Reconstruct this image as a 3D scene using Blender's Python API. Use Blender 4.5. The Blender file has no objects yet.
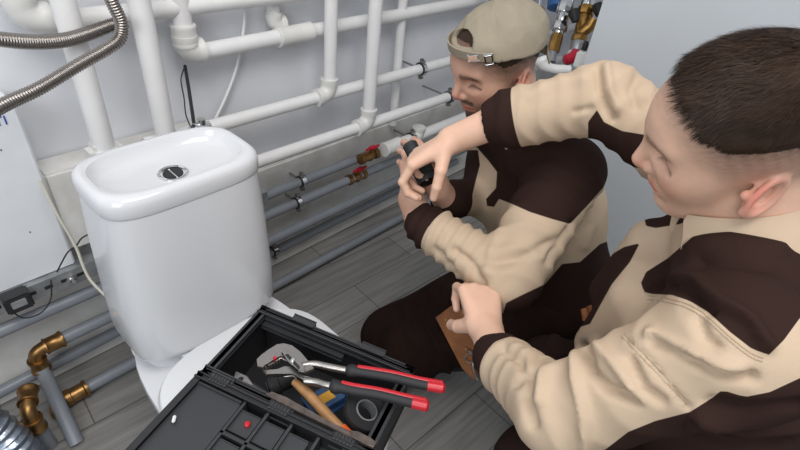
import bpy, bmesh, math, random
import numpy as np
from mathutils import Vector, Matrix
C = bpy.context.scene.collection
rnd = random.Random(7)

# ------------------------------------------------------------------ camera
FPX = 500.0
CAM = np.array([0., 0., 1.32])
_d = np.array([-80, 675, 500.]); _d /= np.linalg.norm(_d)
_r = np.array([550, -305, 500.]); _r -= _d * (_r @ _d); _r /= np.linalg.norm(_r)
RM = np.array([_r, np.cross(_r, _d), -_d])          # world = RM @ (right, down, forward)
def ray(px, py): return RM @ np.array([(px - 400) / FPX, (py - 225) / FPX, 1.])
def P(px, py, d): return CAM + ray(px, py) * d      # point at a given distance in front of the camera
def CW(v): return CAM + RM @ np.array(v, float)
def DW(v): return RM @ np.array(v, float)
def onZ(px, py, z): q = ray(px, py); return CAM + q * (z - CAM[2]) / q[2]
def onY(px, py, y): q = ray(px, py); return CAM + q * y / q[1]
def proj(p):
    d = (p - CAM) @ RM
    return np.stack([400 + FPX * d[:, 0] / d[:, 2], 225 + FPX * d[:, 1] / d[:, 2]], 1)
cam = bpy.data.cameras.new('camera'); camo = bpy.data.objects.new('camera', cam); C.objects.link(camo)
cam.sensor_width = 36; cam.lens = 36 * FPX / 800; cam.clip_start = .02
cm = Matrix([[RM[i][0], -RM[i][1], -RM[i][2], CAM[i]] for i in range(3)] + [[0, 0, 0, 1]])
camo.matrix_world = cm
bpy.context.scene.camera = camo
vs = bpy.context.scene.view_settings
vs.view_transform = 'Standard'; vs.look = 'None'; vs.gamma = 1; vs.exposure = 0.0; vs.use_curve_mapping = False
# ------------------------------------------------------------------ light
w = bpy.data.worlds.new('world'); bpy.context.scene.world = w; w.use_nodes = True
w.node_tree.nodes['Background'].inputs[0].default_value = (.88, .93, 1, 1)
w.node_tree.nodes['Background'].inputs[1].default_value = .44
def area(name, loc, tgt, sx, sy, power, col):
    l = bpy.data.lights.new(name, 'AREA'); l.shape = 'RECTANGLE'; l.size = sx; l.size_y = sy; l.energy = power; l.color = col
    o = bpy.data.objects.new(name, l); C.objects.link(o); o.location = loc
    o.rotation_euler = (Vector(tgt) - Vector(loc)).to_track_quat('-Z', 'Y').to_euler()
area('ceiling_light', (.1, -.1, 2.75), (.5, .5, .6), 1.3, 1.0, 36, (1, .975, .95))
area('window_light', (-1.6, -.5, 2.0), (.6, .7, .5), 1.2, 1.4, 30, (.92, .96, 1))

# ------------------------------------------------------------------ materials
def mat(name, col, rough=.5, metal=0, bump=0, bscale=200, var=0, vscale=6, spec=.5, col2=None, coat=0, sss=0, detail=3):
    m = bpy.data.materials.new(name); m.use_nodes = True; nt = m.node_tree; N = nt.nodes; L = nt.links
    b = N['Principled BSDF']
    b.inputs['Base Color'].default_value = (*col, 1); b.inputs['Roughness'].default_value = rough
    b.inputs['Metallic'].default_value = metal; b.inputs['Specular IOR Level'].default_value = spec
    if coat: b.inputs['Coat Weight'].default_value = coat
    if sss:
        b.inputs['Subsurface Weight'].default_value = sss; b.inputs['Subsurface Radius'].default_value = (1, .35, .2); b.inputs['Subsurface Scale'].default_value = .006
    tc = N.new('ShaderNodeTexCoord')
    if var:
        n = N.new('ShaderNodeTexNoise'); n.inputs['Scale'].default_value = vscale; n.inputs['Detail'].default_value = detail
        L.new(tc.outputs['Object'], n.inputs['Vector'])
        r = N.new('ShaderNodeMapRange'); r.inputs[1].default_value = .3; r.inputs[2].default_value = .7
        L.new(n.outputs['Fac'], r.inputs[0])
        x = N.new('ShaderNodeMix'); x.data_type = 'RGBA'
        c2 = col2 or tuple(c * (1 - var) for c in col)
        x.inputs[6].default_value = (*col, 1); x.inputs[7].default_value = (*c2, 1)
        L.new(r.outputs[0], x.inputs[0]); L.new(x.outputs[2], b.inputs['Base Color'])
    if bump:
        n = N.new('ShaderNodeTexNoise'); n.inputs['Scale'].default_value = bscale; n.inputs['Detail'].default_value = 2
        L.new(tc.outputs['Object'], n.inputs['Vector'])
        bp = N.new('ShaderNodeBump'); bp.inputs['Strength'].default_value = bump; bp.inputs['Distance'].default_value = .002
        L.new(n.outputs['Fac'], bp.inputs['Height']); L.new(bp.outputs[0], b.inputs['Normal'])
    return m
def attr_mat(name, layers, base, rough=.8, bump=.3, bscale=700, sss=0, vscale=60, var=.08, spec=.3):
    """base colour, then colours laid over it where a vertex attribute is high: (attribute, colour, lo, hi)"""
    m = mat(name, base, rough, 0, bump, bscale, 0, sss=sss, spec=spec); nt = m.node_tree; N = nt.nodes; L = nt.links
    b = N['Principled BSDF']; tc = N.new('ShaderNodeTexCoord')
    n = N.new('ShaderNodeTexNoise'); n.inputs['Scale'].default_value = vscale; n.inputs['Detail'].default_value = 4
    L.new(tc.outputs['Object'], n.inputs['Vector'])
    x = N.new('ShaderNodeMix'); x.data_type = 'RGBA'; x.inputs[6].default_value = (*base, 1); x.inputs[7].default_value = (*[c * (1 - var) for c in base], 1)
    L.new(n.outputs['Fac'], x.inputs[0]); prev = x.outputs[2]
    for a, col, lo, hi in layers:
        at = N.new('ShaderNodeAttribute'); at.attribute_name = a
        r = N.new('ShaderNodeMapRange'); r.inputs[1].default_value = lo; r.inputs[2].default_value = hi
        L.new(at.outputs['Fac'], r.inputs[0])
        y = N.new('ShaderNodeMix'); y.data_type = 'RGBA'; y.inputs[7].default_value = (*col, 1)
        L.new(r.outputs[0], y.inputs[0]); L.new(prev, y.inputs[6]); prev = y.outputs[2]
    L.new(prev, b.inputs['Base Color'])
    return m
M = {}
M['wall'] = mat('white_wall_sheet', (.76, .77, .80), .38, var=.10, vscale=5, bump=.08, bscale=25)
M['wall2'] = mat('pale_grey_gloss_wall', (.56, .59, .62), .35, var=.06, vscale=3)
M['panel'] = mat('white_panel', (.76, .78, .80), .4, var=.08, vscale=9)
M['ledge'] = mat('plaster_ledge', (.74, .73, .71), .6, var=.15, vscale=14, col2=(.60, .58, .54))
M['pvc'] = mat('white_pvc', (.78, .77, .76), .32, var=.06, vscale=20)
M['pvc_joint'] = mat('white_pvc_fitting', (.72, .71, .68), .38, var=.08, vscale=25)
M['ceramic'] = mat('white_ceramic', (.63, .635, .65), .14, spec=.5, coat=.2)
M['seat'] = mat('white_plastic_seat', (.66, .665, .675), .25)
M['steel'] = mat('brushed_steel', (.36, .34, .32), .36, 1, bump=.15, bscale=120)
M['hose'] = mat('corrugated_steel', (.27, .245, .225), .3, 1)
M['chrome'] = mat('chrome', (.7, .7, .7), .12, 1)
M['brass'] = mat('brass', (.42, .235, .09), .38, 1, var=.5, vscale=40)
M['brass2'] = mat('bright_brass', (.48, .27, .08), .38, 1, var=.4, vscale=60)
M['greypipe'] = mat('grey_plastic_pipe', (.22, .235, .26), .38, var=.15, vscale=14)
M['galv'] = mat('galvanised_steel', (.42, .43, .44), .45, .6, var=.35, vscale=30)
M['foil'] = mat('foil_wrap', (.33, .37, .43), .3, .9, bump=1, bscale=60)
M['black'] = mat('black_plastic', (.018, .018, .020), .38, bump=.2, bscale=900)
M['black2'] = mat('dark_grey_plastic', (.034, .035, .038), .36, bump=.25, bscale=900)
M['rubber'] = mat('black_rubber', (.016, .016, .018), .65)
M['red'] = mat('red_grip', (.50, .012, .022), .35)
M['redh'] = mat('red_valve_handle', (.42, .01, .03), .3)
M['wood'] = mat('hammer_wood', (.48, .25, .10), .5, var=.35, vscale=35)
M['orange'] = mat('orange_grip', (.75, .13, .03), .45)
M['leather'] = mat('tan_leather', (.36, .125, .03), .55, var=.4, vscale=30, bump=.3, bscale=300)
M['blue'] = mat('blue_ink', (.03, .07, .35), .5)
M['yellow'] = mat('yellow_label', (.7, .35, .03), .5)
M['bluefab'] = mat('blue_label', (.03, .08, .18), .5)
M['cable'] = mat('cream_cable', (.58, .55, .47), .5)
M['rust'] = mat('worn_tool_steel', (.20, .16, .14), .42, .7, var=.5, vscale=50)
M['cap'] = mat('khaki_cotton', (.30, .255, .185), .85, var=.12, vscale=30, bump=.4, bscale=500)
M['hair'] = mat('dark_brown_hair', (.040, .021, .012), .62, var=.4, vscale=40, spec=.22)
M['boot'] = mat('black_boot_leather', (.02, .018, .017), .5)
CREAM = (.53, .405, .29); BROWN = (.030, .0155, .0125)
M['jacket'] = attr_mat('workwear_twill', [('brown', BROWN, -.4, .4)], CREAM, .85, .25, 900, vscale=40, spec=.08)
M['trouser'] = mat('dark_brown_twill', (.024, .013, .011), .9, spec=.08, var=.25, vscale=20, bump=.25, bscale=900)
M['shirt'] = mat('dark_shirt', (.018, .011, .010), .9, spec=.1, var=.2, vscale=30)
M['skin'] = attr_mat('skin', [('red', (.66, .16, .12), 0, 1), ('stub', (.17, .105, .075), 0, 1.35), ('dark', (.085, .035, .025), 0, 1)], (.74, .47, .34), .45, .12, 500, sss=.25, vscale=45, var=.14, spec=.4)
M['skin2'] = attr_mat('tanned_skin', [('red', (.50, .13, .09), 0, 1), ('stub', (.13, .075, .05), 0, 1.15), ('dark', (.06, .028, .02), 0, .8)], (.60, .35, .25), .45, .12, 500, sss=.2, vscale=45, var=.16, spec=.4)

def floor_mat():
    m = bpy.data.materials.new('grey_wood_look_tiles'); m.use_nodes = True; nt = m.node_tree; N = nt.nodes; L = nt.links; b = N['Principled BSDF']
    tc = N.new('ShaderNodeTexCoord'); mp = N.new('ShaderNodeMapping'); mp.inputs['Rotation'].default_value = (0, 0, math.radians(4)); L.new(tc.outputs['Object'], mp.inputs[0])
    br = N.new('ShaderNodeTexBrick'); br.inputs['Scale'].default_value = 1; br.inputs['Brick Width'].default_value = .60; br.inputs['Row Height'].default_value = .15
    br.inputs['Mortar Size'].default_value = .002; br.inputs['Color1'].default_value = (.25, .24, .228, 1); br.inputs['Color2'].default_value = (.205, .197, .185, 1); br.inputs['Mortar'].default_value = (.10, .095, .085, 1)
    L.new(mp.outputs[0], br.inputs[0])
    st = N.new('ShaderNodeMapping'); st.inputs['Scale'].default_value = (3, 40, 1); L.new(mp.outputs[0], st.inputs[0])
    n = N.new('ShaderNodeTexNoise'); n.inputs['Scale'].default_value = 1.2; n.inputs['Detail'].default_value = 6; L.new(st.outputs[0], n.inputs[0])
    r = N.new('ShaderNodeMapRange'); r.inputs[1].default_value = .3; r.inputs[2].default_value = .7; r.inputs[3].default_value = .7; r.inputs[4].default_value = 1.2; L.new(n.outputs['Fac'], r.inputs[0])
    x = N.new('ShaderNodeMix'); x.data_type = 'RGBA'; x.blend_type = 'MULTIPLY'; x.inputs[0].default_value = 1
    L.new(br.outputs[0], x.inputs[6]); L.new(r.outputs[0], x.inputs[7]); L.new(x.outputs[2], b.inputs['Base Color']); b.inputs['Roughness'].default_value = .42
    return m
M['floor'] = floor_mat()

# ------------------------------------------------------------------ helpers
def V(p): return Vector([float(a) for a in p])
def tag(o, label=None, cat=None, group=None, kind=None):
    if label: o['label'] = label
    if cat: o['category'] = cat
    if group: o['group'] = group
    if kind: o['kind'] = kind
    return o
def thing(name, loc, label, cat, group=None):
    o = bpy.data.objects.new(name, None); C.objects.link(o); o.location = V(loc); o.empty_display_size = .05
    return tag(o, label, cat, group)
def wloc(o):
    v = Vector(o.location)
    while o.parent: o = o.parent; v += Vector(o.location)
    return v
def link(name, me, m, parent=None, smooth=True, label=None):
    o = bpy.data.objects.new(name, me); C.objects.link(o)
    if m: me.materials.append(m)
    if smooth:
        me.polygons.foreach_set('use_smooth', [True] * len(me.polygons))
    if parent: o.parent = parent; o.location = -wloc(parent)
    if label: o['label'] = label
    return o
class MB:
    def __init__(s): s.b = bmesh.new()
    def frame(s, axis):
        a = V(axis).normalized(); t = Vector((0, 0, 1)) if abs(a.z) < .9 else Vector((1, 0, 0))
        u = a.cross(t).normalized(); return a, u, a.cross(u)
    def rings(s, rs, cap0=True, cap1=True, close=True):
        vv = [[s.b.verts.new(p) for p in r] for r in rs]; n = len(vv[0])
        for a, b in zip(vv, vv[1:]):
            for i in range(n if close else n - 1):
                j = (i + 1) % n
                try: s.b.faces.new((a[i], a[j], b[j], b[i]))
                except ValueError: pass
        if cap0: s.b.faces.new(vv[0][::-1])
        if cap1: s.b.faces.new(vv[-1])
        return s
    def tube(s, pts, r, n=16, caps=True):
        pts = [V(p) for p in pts]; k = len(pts); rr = r if isinstance(r, (list, tuple)) else [r] * k
        T = [(pts[min(i + 1, k - 1)] - pts[max(i - 1, 0)]).normalized() for i in range(k)]
        a, u, v = s.frame(T[0]); rs = []
        for i in range(k):
            u = (u - T[i] * u.dot(T[i])).normalized(); v = T[i].cross(u)
            rs.append([pts[i] + (u * math.cos(t) + v * math.sin(t)) * rr[i] for t in [2 * math.pi * j / n for j in range(n)]])
        return s.rings(rs, caps, caps)
    def lathe(s, a, b, prof, n=24, caps=True):
        """prof = [(t along a->b in metres, radius)]"""
        a = V(a); ax, u, v = s.frame(V(b) - a)
        rs = [[a + ax * t + (u * math.cos(q) + v * math.sin(q)) * max(r, 1e-4) for q in [2 * math.pi * j / n for j in range(n)]] for t, r in prof]
        return s.rings(rs, caps, caps)
    def box(s, c, size, rot=None, bev=0):
        R = rot if rot is not None else Matrix.Identity(3)
        g = bmesh.ops.create_cube(s.b, size=1)
        for v in g['verts']: v.co = R @ Vector((v.co.x * size[0], v.co.y * size[1], v.co.z * size[2])) + V(c)
        if bev:
            es = list({e for v in g['verts'] for e in v.link_edges})
            bmesh.ops.bevel(s.b, geom=es, offset=bev, segments=2, affect='EDGES', clamp_overlap=True)
        return s
    def prism(s, pts, up, h, bev=0):
        """flat outline pts extruded by h along up"""
        up = V(up).normalized()
        lo = [s.b.verts.new(V(p)) for p in pts]; hi = [s.b.verts.new(V(p) + up * h) for p in pts]; n = len(pts); fs = []
        fs.append(s.b.faces.new(lo[::-1])); fs.append(s.b.faces.new(hi))
        for i in range(n): fs.append(s.b.faces.new((lo[i], lo[(i + 1) % n], hi[(i + 1) % n], hi[i])))
        if bev:
            es = [e for e in fs[1].edges] + [e for e in fs[0].edges]
            bmesh.ops.bevel(s.b, geom=es, offset=bev, segments=2, affect='EDGES')
        return s
    def torus(s, c, axis, R, r, n=28, m=10, a0=0, a1=2 * math.pi):
        ax, u, v = s.frame(axis); c = V(c); full = abs(a1 - a0 - 2 * math.pi) < 1e-6; rs = []
        for i in range(n + 1):
            t = a0 + (a1 - a0) * i / n; d = u * math.cos(t) + v * math.sin(t)
            rs.append([c + d * (R + r * math.cos(q)) + ax * r * math.sin(q) for q in [2 * math.pi * j / m for j in range(m)]])
        return s.rings(rs, not full, not full)
    def done(s, name, m, parent=None, smooth=True, label=None, auto=True):
        bmesh.ops.remove_doubles(s.b, verts=s.b.verts, dist=1e-6)
        bmesh.ops.recalc_face_normals(s.b, faces=s.b.faces)
        me = bpy.data.meshes.new(name); s.b.to_mesh(me); s.b.free()
        o = link(name, me, m, parent, smooth, label)
        if smooth and auto: me.set_sharp_from_angle(angle=math.radians(38))
        return o
def catmull(pts, n=8):
    pts = [np.array(p, float) for p in pts]; q = [2 * pts[0] - pts[1]] + pts + [2 * pts[-1] - pts[-2]]; out = []
    for i in range(1, len(q) - 2):
        for k in range(n):
            t = k / n; a, b, c, d = q[i - 1], q[i], q[i + 1], q[i + 2]
            out.append(.5 * (2 * b + (c - a) * t + (2 * a - 5 * b + 4 * c - d) * t * t + (3 * b - a - 3 * c + d) * t ** 3))
    out.append(pts[-1]); return out

# ------------------------------------------------------------------ implicit surfaces
def smin(a, b, k):
    h = np.clip(.5 + .5 * (b - a) / k, 0, 1); return b * (1 - h) + a * h - k * h * (1 - h)
def smax(a, b, k): return -smin(-a, -b, k)
def cone(p, a, b, ra, rb):
    a = np.asarray(a, np.float32); b = np.asarray(b, np.float32); ba = b - a; pa = p - a
    h = np.clip(pa @ ba / max(ba @ ba, 1e-9), 0, 1)
    return np.linalg.norm(pa - h[:, None] * ba, axis=1) - (ra + (rb - ra) * h)
def ell(p, c, r, R=None):
    q = p - np.asarray(c, np.float32)
    if R is not None: q = q @ R.T
    r = np.asarray(r, np.float32); k0 = np.linalg.norm(q / r, axis=1); k1 = np.linalg.norm(q / (r * r), axis=1)
    return k0 * (k0 - 1) / np.maximum(k1, 1e-6)
def bounded(fn, c, rad):
    c = np.asarray(c, np.float32)
    def g(p):
        d = np.linalg.norm(p - c, axis=1) - rad; out = np.maximum(d, .05).astype(np.float32) + .02
        m = d < .04
        if m.any(): out[m] = fn(p[m])
        return out
    return g
def surf(fn, lo, hi, h, blk=8, slack=.012):
    lo = np.array(lo, np.float32); n = np.ceil((np.array(hi) - lo) / (h * blk)).astype(int)
    I = np.stack(np.meshgrid(*[np.arange(k) for k in n], indexing='ij'), -1).reshape(-1, 3)
    cen = lo + (I + .5) * (h * blk); half = h * blk * .866
    d = fn(cen.astype(np.float32)); I = I[np.abs(d) < half * 1.35 + slack]
    off = np.stack(np.meshgrid(*[np.arange(blk + 1)] * 3, indexing='ij'), -1).reshape(-1, 3)
    dims = n * blk + 2
    def key(g): return (g[..., 0].astype(np.int64) * dims[1] + g[..., 1]) * dims[2] + g[..., 2]
    ck, cv, quads = [], [], []
    for s in range(0, len(I), 300):
        B = I[s:s + 300] * blk; G = (B[:, None, :] + off[None]).reshape(-1, 3)
        F = fn((lo + G * h).astype(np.float32)).reshape(len(B), blk + 1, blk + 1, blk + 1); S = F < 0
        cnt = np.zeros((len(B), blk, blk, blk)); pos = np.zeros((len(B), blk, blk, blk, 3))
        sl = [slice(0, blk), slice(1, blk + 1)]
        for ax in range(3):
            for o1 in (0, 1):
                for o2 in (0, 1):
                    ia = [None] * 3; ib = [None] * 3; oth = [x for x in range(3) if x != ax]
                    ia[ax] = sl[0]; ib[ax] = sl[1]; ia[oth[0]] = ib[oth[0]] = sl[o1]; ia[oth[1]] = ib[oth[1]] = sl[o2]
                    A = F[(slice(None), *ia)]; Bv = F[(slice(None), *ib)]; cr = (A < 0) != (Bv < 0)
                    t = np.where(cr, A / np.where(cr, A - Bv, 1), 0)
                    cnt += cr; q = np.zeros(3); q[oth[0]] = o1; q[oth[1]] = o2
                    pos += cr[..., None] * q; pos[..., ax] += np.where(cr, t, 0)
        m = cnt > 0; w = np.argwhere(m); gi = B[w[:, 0]] + w[:, 1:]
        ck.append(key(gi)); cv.append(lo + (gi + pos[m] / cnt[m][:, None]) * h)
        for ax in range(3):
            ib = [slice(0, blk)] * 3; ib[ax] = slice(1, blk + 1)
            A = S[:, :blk, :blk, :blk]; Bv = S[(slice(None), *ib)]; w = np.argwhere(A != Bv)
            if not len(w): continue
            gi = B[w[:, 0]] + w[:, 1:]; flip = A[tuple(w.T)]
            o1 = np.zeros(3, int); o2 = np.zeros(3, int); o1[(ax + 1) % 3] = 1; o2[(ax + 2) % 3] = 1
            q = np.stack([key(gi - o1 - o2), key(gi - o2), key(gi), key(gi - o1)], 1)
            q[~flip] = q[~flip][:, ::-1]; quads.append(q)
    ck = np.concatenate(ck); cv = np.concatenate(cv); quads = np.concatenate(quads)
    ck, ix = np.unique(ck, return_index=True); cv = cv[ix]
    j = np.searchsorted(ck, quads); j = np.minimum(j, len(ck) - 1); ok = (ck[j] == quads).all(1); j = j[ok]
    v = cv.astype(np.float32)
    for it in range(2):
        g = grad(fn, v, h * .4); f = fn(v)[:, None]; v = v - np.clip(f, -h, h) * g
    return v, j
def grad(fn, v, e):
    g = np.stack([fn(v + np.array(k, np.float32) * e) - fn(v - np.array(k, np.float32) * e) for k in ((1, 0, 0), (0, 1, 0), (0, 0, 1))], 1)
    return g / np.maximum(np.linalg.norm(g, axis=1, keepdims=True), 1e-6)
def mesh_np(name, v, f, attrs={}):
    used = np.unique(f); mp = np.full(len(v), -1); mp[used] = np.arange(len(used)); v = v[used]; f = mp[f]
    me = bpy.data.meshes.new(name); me.vertices.add(len(v)); me.vertices.foreach_set('co', v.astype(np.float32).ravel())
    k = f.shape[1]; me.loops.add(f.size); me.loops.foreach_set('vertex_index', f.astype(np.int32).ravel())
    me.polygons.add(len(f)); me.polygons.foreach_set('loop_start', np.arange(len(f), dtype=np.int32) * k)
    me.update(calc_edges=True); me.validate()
    for a, val in attrs.items():
        at = me.attributes.new(a, 'FLOAT', 'POINT'); at.data.foreach_set('value', val[used].astype(np.float32))
    return me
def pnoise(p, seed=0):
    """cheap smooth noise in about -1..1: warped sines"""
    r = np.random.default_rng(seed); out = np.zeros(len(p)); q = p.copy()
    for i in range(4):
        k = r.normal(size=(3, 3)); k /= np.linalg.norm(k, axis=1, keepdims=True)
        q = q + .35 * np.sin(q @ k.T * 1.3 + r.uniform(0, 6, 3)); out += np.sin(q @ (k[0] * (1 + .7 * i)) + r.uniform(0, 6))
    return out / 3
def ridge(x): return 1 - 2 * np.abs(x)
def poly_sd(q, poly):
    P_ = np.array(poly, float); n = len(P_); d = np.full(len(q), 1e9); s = np.ones(len(q))
    for i in range(n):
        a, b = P_[i], P_[i - 1]; e = b - a; w_ = q - a; h = np.clip(w_ @ e / (e @ e), 0, 1)
        d = np.minimum(d, np.linalg.norm(w_ - h[:, None] * e, axis=1))
        c1 = q[:, 1] >= a[1]; c2 = q[:, 1] < b[1]; c3 = e[0] * w_[:, 1] > e[1] * w_[:, 0]
        s[(c1 & c2 & c3) | (~c1 & ~c2 & ~c3)] *= -1
    return s * d                      # negative inside
def line_d(q, pl):
    P_ = np.array(pl, float); d = np.full(len(q), 1e9)
    for a, b in zip(P_, P_[1:]):
        e = b - a; w_ = q - a; h = np.clip(w_ @ e / (e @ e), 0, 1); d = np.minimum(d, np.linalg.norm(w_ - h[:, None] * e, axis=1))
    return d

# ================================================================== SETTING
WY = 1.30
def slab(name, lo, hi, m, kind='structure', bev=0):
    lo = V(lo); hi = V(hi); o = MB().box((lo + hi) / 2, hi - lo, bev=bev).done(name, m, smooth=False); o['kind'] = kind; return o
slab('floor', (-2.2, -2.5, -.05), (2.9, WY, 0), M['floor'])
slab('wall_back', (-2.2, WY, -.05), (2.9, WY + .1, 2.7), M['wall'])
RX = 1.62
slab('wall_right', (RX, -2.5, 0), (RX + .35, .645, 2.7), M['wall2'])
slab('wall_right_far', (2.8, .645, 0), (2.9, WY, 2.7), M['wall'])
slab('trim_1', (-2.2, 1.268, .0), (2.8, WY, .44), M['ledge'], bev=.006)
slab('trim_2', (.192, 1.215, .44), (.62, WY, .66), M['ledge'], bev=.006)

# white access panel on the left
pb = thing('access_panel', (-.3, 1.25, .41), 'white access panel left of the toilet, beneath the corrugated hose', 'panel')
MB().box((-.305, 1.245, .625), (.99, .09, .43), bev=.004).done('panel_board', M['panel'], pb, False)
fc = bpy.data.curves.new('lettering', 'FONT'); fc.body = 'TI'; fc.size = .028; fc.extrude = .0006; fc.align_x = 'RIGHT'
fo = bpy.data.objects.new('tmp', fc); C.objects.link(fo)
dg = bpy.context.evaluated_depsgraph_get(); tm = bpy.data.meshes.new_from_object(fo.evaluated_get(dg)); bpy.data.objects.remove(fo)
q = onY(9, 124, 1.199); tm.transform(Matrix.Translation(V(q)) @ Matrix.Rotation(math.radians(90), 4, 'X')); tm.materials.clear()
link('lettering', tm, M['blue'], pb, False, 'blue printed letters')
for px, py in ((30, 232), (1, 150)):
    q = onY(px, py, 1.1995); MB().lathe(q, q + np.array([0, -1, 0]), [(0, .0016), (.0015, .0014), (.002, 0.0004)], 8).done('screw', M['rubber'], pb)

# ------------------------------------------------------------------ white PVC pipes
PY = 1.2
def pipe(name, pts, r, label, grp=None, m='pvc', cat='pipe', n=20):
    t = thing(name, pts[0], label, cat, grp); MB().tube(pts, r, n).done('pipe_run', M[m], t); return t
def socket(t, a, b, r, m='pvc_joint', name='coupling'):
    a = np.array(a, float); b = np.array(b, float); L = np.linalg.norm(b - a)
    MB().lathe(a, b, [(0, r * .86), (0, r), (.004, r * 1.05), (.009, r), (L - .009, r), (L - .004, r * 1.05), (L, r), (L, r * .86)]).done(name, M[m], t)
def elbow(t, c, d1, d2, r, leg=.035, m='pvc_joint', name='elbow'):
    c = np.array(c, float); d1 = np.array(d1, float); d2 = np.array(d2, float)
    a = c + d1 * leg; b = c + d2 * leg; pts = [c + d1 * (leg + .012), a]
    for k in range(1, 8):
        s = k / 8; pts.append((1 - s) ** 2 * a + 2 * s * (1 - s) * c + s * s * b)
    pts += [b, c + d2 * (leg + .012)]
    R = [r * 1.08] * 2 + [r] * 7 + [r * 1.08] * 2
    MB().tube(pts, R, 20).done(name, M[m], t)
X, Y, Z = np.eye(3)
gp = 'white plastic pipes on the back wall'
UY = 1.245
def on2(px, py): return onY(px, py, UY)
q1 = on2(50, 22); q2 = on2(240, -1)
t = pipe('plastic_pipe', [q1, (2.75, UY, q2[2])], .021, 'topmost horizontal white pipe, running from the wide elbow at upper left', gp)
q3 = on2(24, 20); elbow(t, q3, X, Z, .029, .035); MB().tube([q3 + Z * .04, q3 + Z * .7], .028).done('pipe_run', M['pvc'], t)
socket(t, q3 + X * .045, q3 + X * .095, .027)
t = pipe('plastic_pipe', [on2(201, 52), on2(290, 35), (2.75, UY, on2(290, 35)[2] + .012)], .0215, 'horizontal white pipe with a square coupling, second from the top', gp)
q3 = on2(187, 52); elbow(t, q3, Z, X, .029, .03); MB().tube([q3 + Z * .05, q3 + Z * .8], .0235).done('pipe_run', M['pvc'], t)
socket(t, q3 + Z * .015, q3 + Z * .068, .030); socket(t, on2(277, 38), on2(311, 31), .027)
q3 = onY(274, 24, 1.275); elbow(t, q3, Z, X, .023, .02); MB().tube([q3 + Z * .03, q3 + Z * .8], .019).done('pipe_run', M['pvc'], t)
t = pipe('plastic_pipe', [(.42, PY, .675), (2.75, PY, .665)], .0195, 'horizontal white pipe held by the upper metal clamp behind the man in the cap', gp)
elbow(t, (1.015, PY - .004, .675), Z, -X, .026, .04); MB().tube([(1.018, PY - .004, .72), (1.022, PY - .004, 1.7)], .020).done('pipe_run', M['pvc'], t)
LY = 1.155
q1 = onY(260, 161, LY); q2 = onY(445, 98, LY); q3 = onY(368, 124, LY)
t = pipe('plastic_pipe', [q1 - (q2 - q1) * .3, q1, q2, q2 + (q2 - q1) * 1.1], .0195, 'horizontal white pipe held by the lower metal clamp beside the nose', gp)
elbow(t, q3, Z, -X, .027, .045); MB().tube([q3 + Z * .045, onY(376, 0, LY), onY(376, 0, LY) + Z * .6], .022).done('pipe_run', M['pvc'], t)
t = pipe('plastic_pipe', [(onY(100, 132, 1.165)[0], 1.165, .665), (onY(64, 0, 1.165)[0], 1.165, 1.7)], .0235, 'upright white pipe ending in a square sleeve behind the left end of the cistern', gp)
MB().box((onY(100, 132, 1.165)[0], 1.17, .69), (.072, .06, .075), bev=.012).done('coupling', M['pvc_joint'], t)
t = pipe('plastic_pipe', [(onY(163, 118, 1.165)[0], 1.165, .45), (onY(138, 0, 1.165)[0], 1.165, 1.7)], .0235, 'upright white pipe passing down behind the middle of the cistern', gp)
t = pipe('plastic_pipe', [(1.40, PY + .05, .44), (1.375, PY + .05, 1.7)], .017, 'thin upright white pipe behind the clamped horizontal pipes', gp)
# lower short white pipe feeding the upper red valve
t = pipe('plastic_pipe', [(1.29, PY - .03, .40), (2.4, PY - .03, .40)], .022, 'lowest white pipe, behind the hands and joined to the red handled valve', gp)
socket(t, (1.27, PY - .03, .40), (1.36, PY - .03, .40), .028)
elbow(t, (1.47, PY - .03, .40), Z, -X, .026, .03)

def clamp(c, axis, r, label, grp='round pipe clamps'):
    c = np.array(c, float); t = thing('pipe_clamp', c, label, 'pipe clamp', grp)
    MB().lathe(c - axis * .011, c + axis * .011, [(0, r + .0002), (0, r + .005), (.022, r + .005), (.022, r + .0002)]).done('rubber_lining', M['rubber'], t)
    MB().lathe(c - axis * .008, c + axis * .008, [(0, r + .004), (0, r + .0075), (.016, r + .0075), (.016, r + .004)]).done('band', M['chrome'], t)
    for s in (1, -1):
        e = c + Z * s * (r + .012); MB().box(e, (.012, .014, .016), bev=.002).done('ear', M['steel'], t)
        MB().lathe(e - Y * .014, e + Y, [(0, .004), (.004, .005), (.024, .003)], 8).done('bolt', M['steel'], t)
    MB().tube([c + Y * (r + .006), c + Y * (WY - c[1])], .004, 8).done('rod', M['steel'], t)
clamp((1.475, PY, .671), X, .0195, 'metal clamp on the higher pipe, left of the khaki cap')
clamp(onY(449, 97, LY), X, .0195, 'metal clamp on the lower pipe, beside the nose of the man in the cap')
clamp((1.43, PY - .03, .40), X, .022, 'dark metal clamp on the lowest white pipe, just above the raised hand')

# grey pipes low on the wall
gg = 'grey pipes low on the wall'
t = pipe('grey_pipe', [(-.8, PY, .305), (1.9, PY, .305)], .0165, 'upper grey pipe below the steel rail, running behind the toilet', gg, 'greypipe')
t = pipe('grey_pipe', [(.065, PY, .195), (1.9, PY, .195)], .0175, 'grey pipe ending at left in the upper brass elbow', gg, 'greypipe')
def brass_elbow(c, d1, d2, t, r=.0185):
    elbow(t, c, d1, d2, r * .9, .026, 'brass', 'brass_elbow')
    for d in (d1, d2):
        a = np.array(c) + d * .026
        MB().lathe(a, a + d, [(0, r), (0, r * 1.2), (.004, r * 1.25), (.008, r * 1.12), (.034, r * 1.12), (.038, r * 1.27), (.044, r * 1.27), (.046, r)]).done('brass_collar', M['brass'], t)
brass_elbow((.03, PY, .195), X, -Z, t)
MB().tube([(.03, PY, .15), (.03, PY - .012, .12), onZ(77, 444, 0)], .0175).done('pipe_run', M['greypipe'], t)
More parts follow.
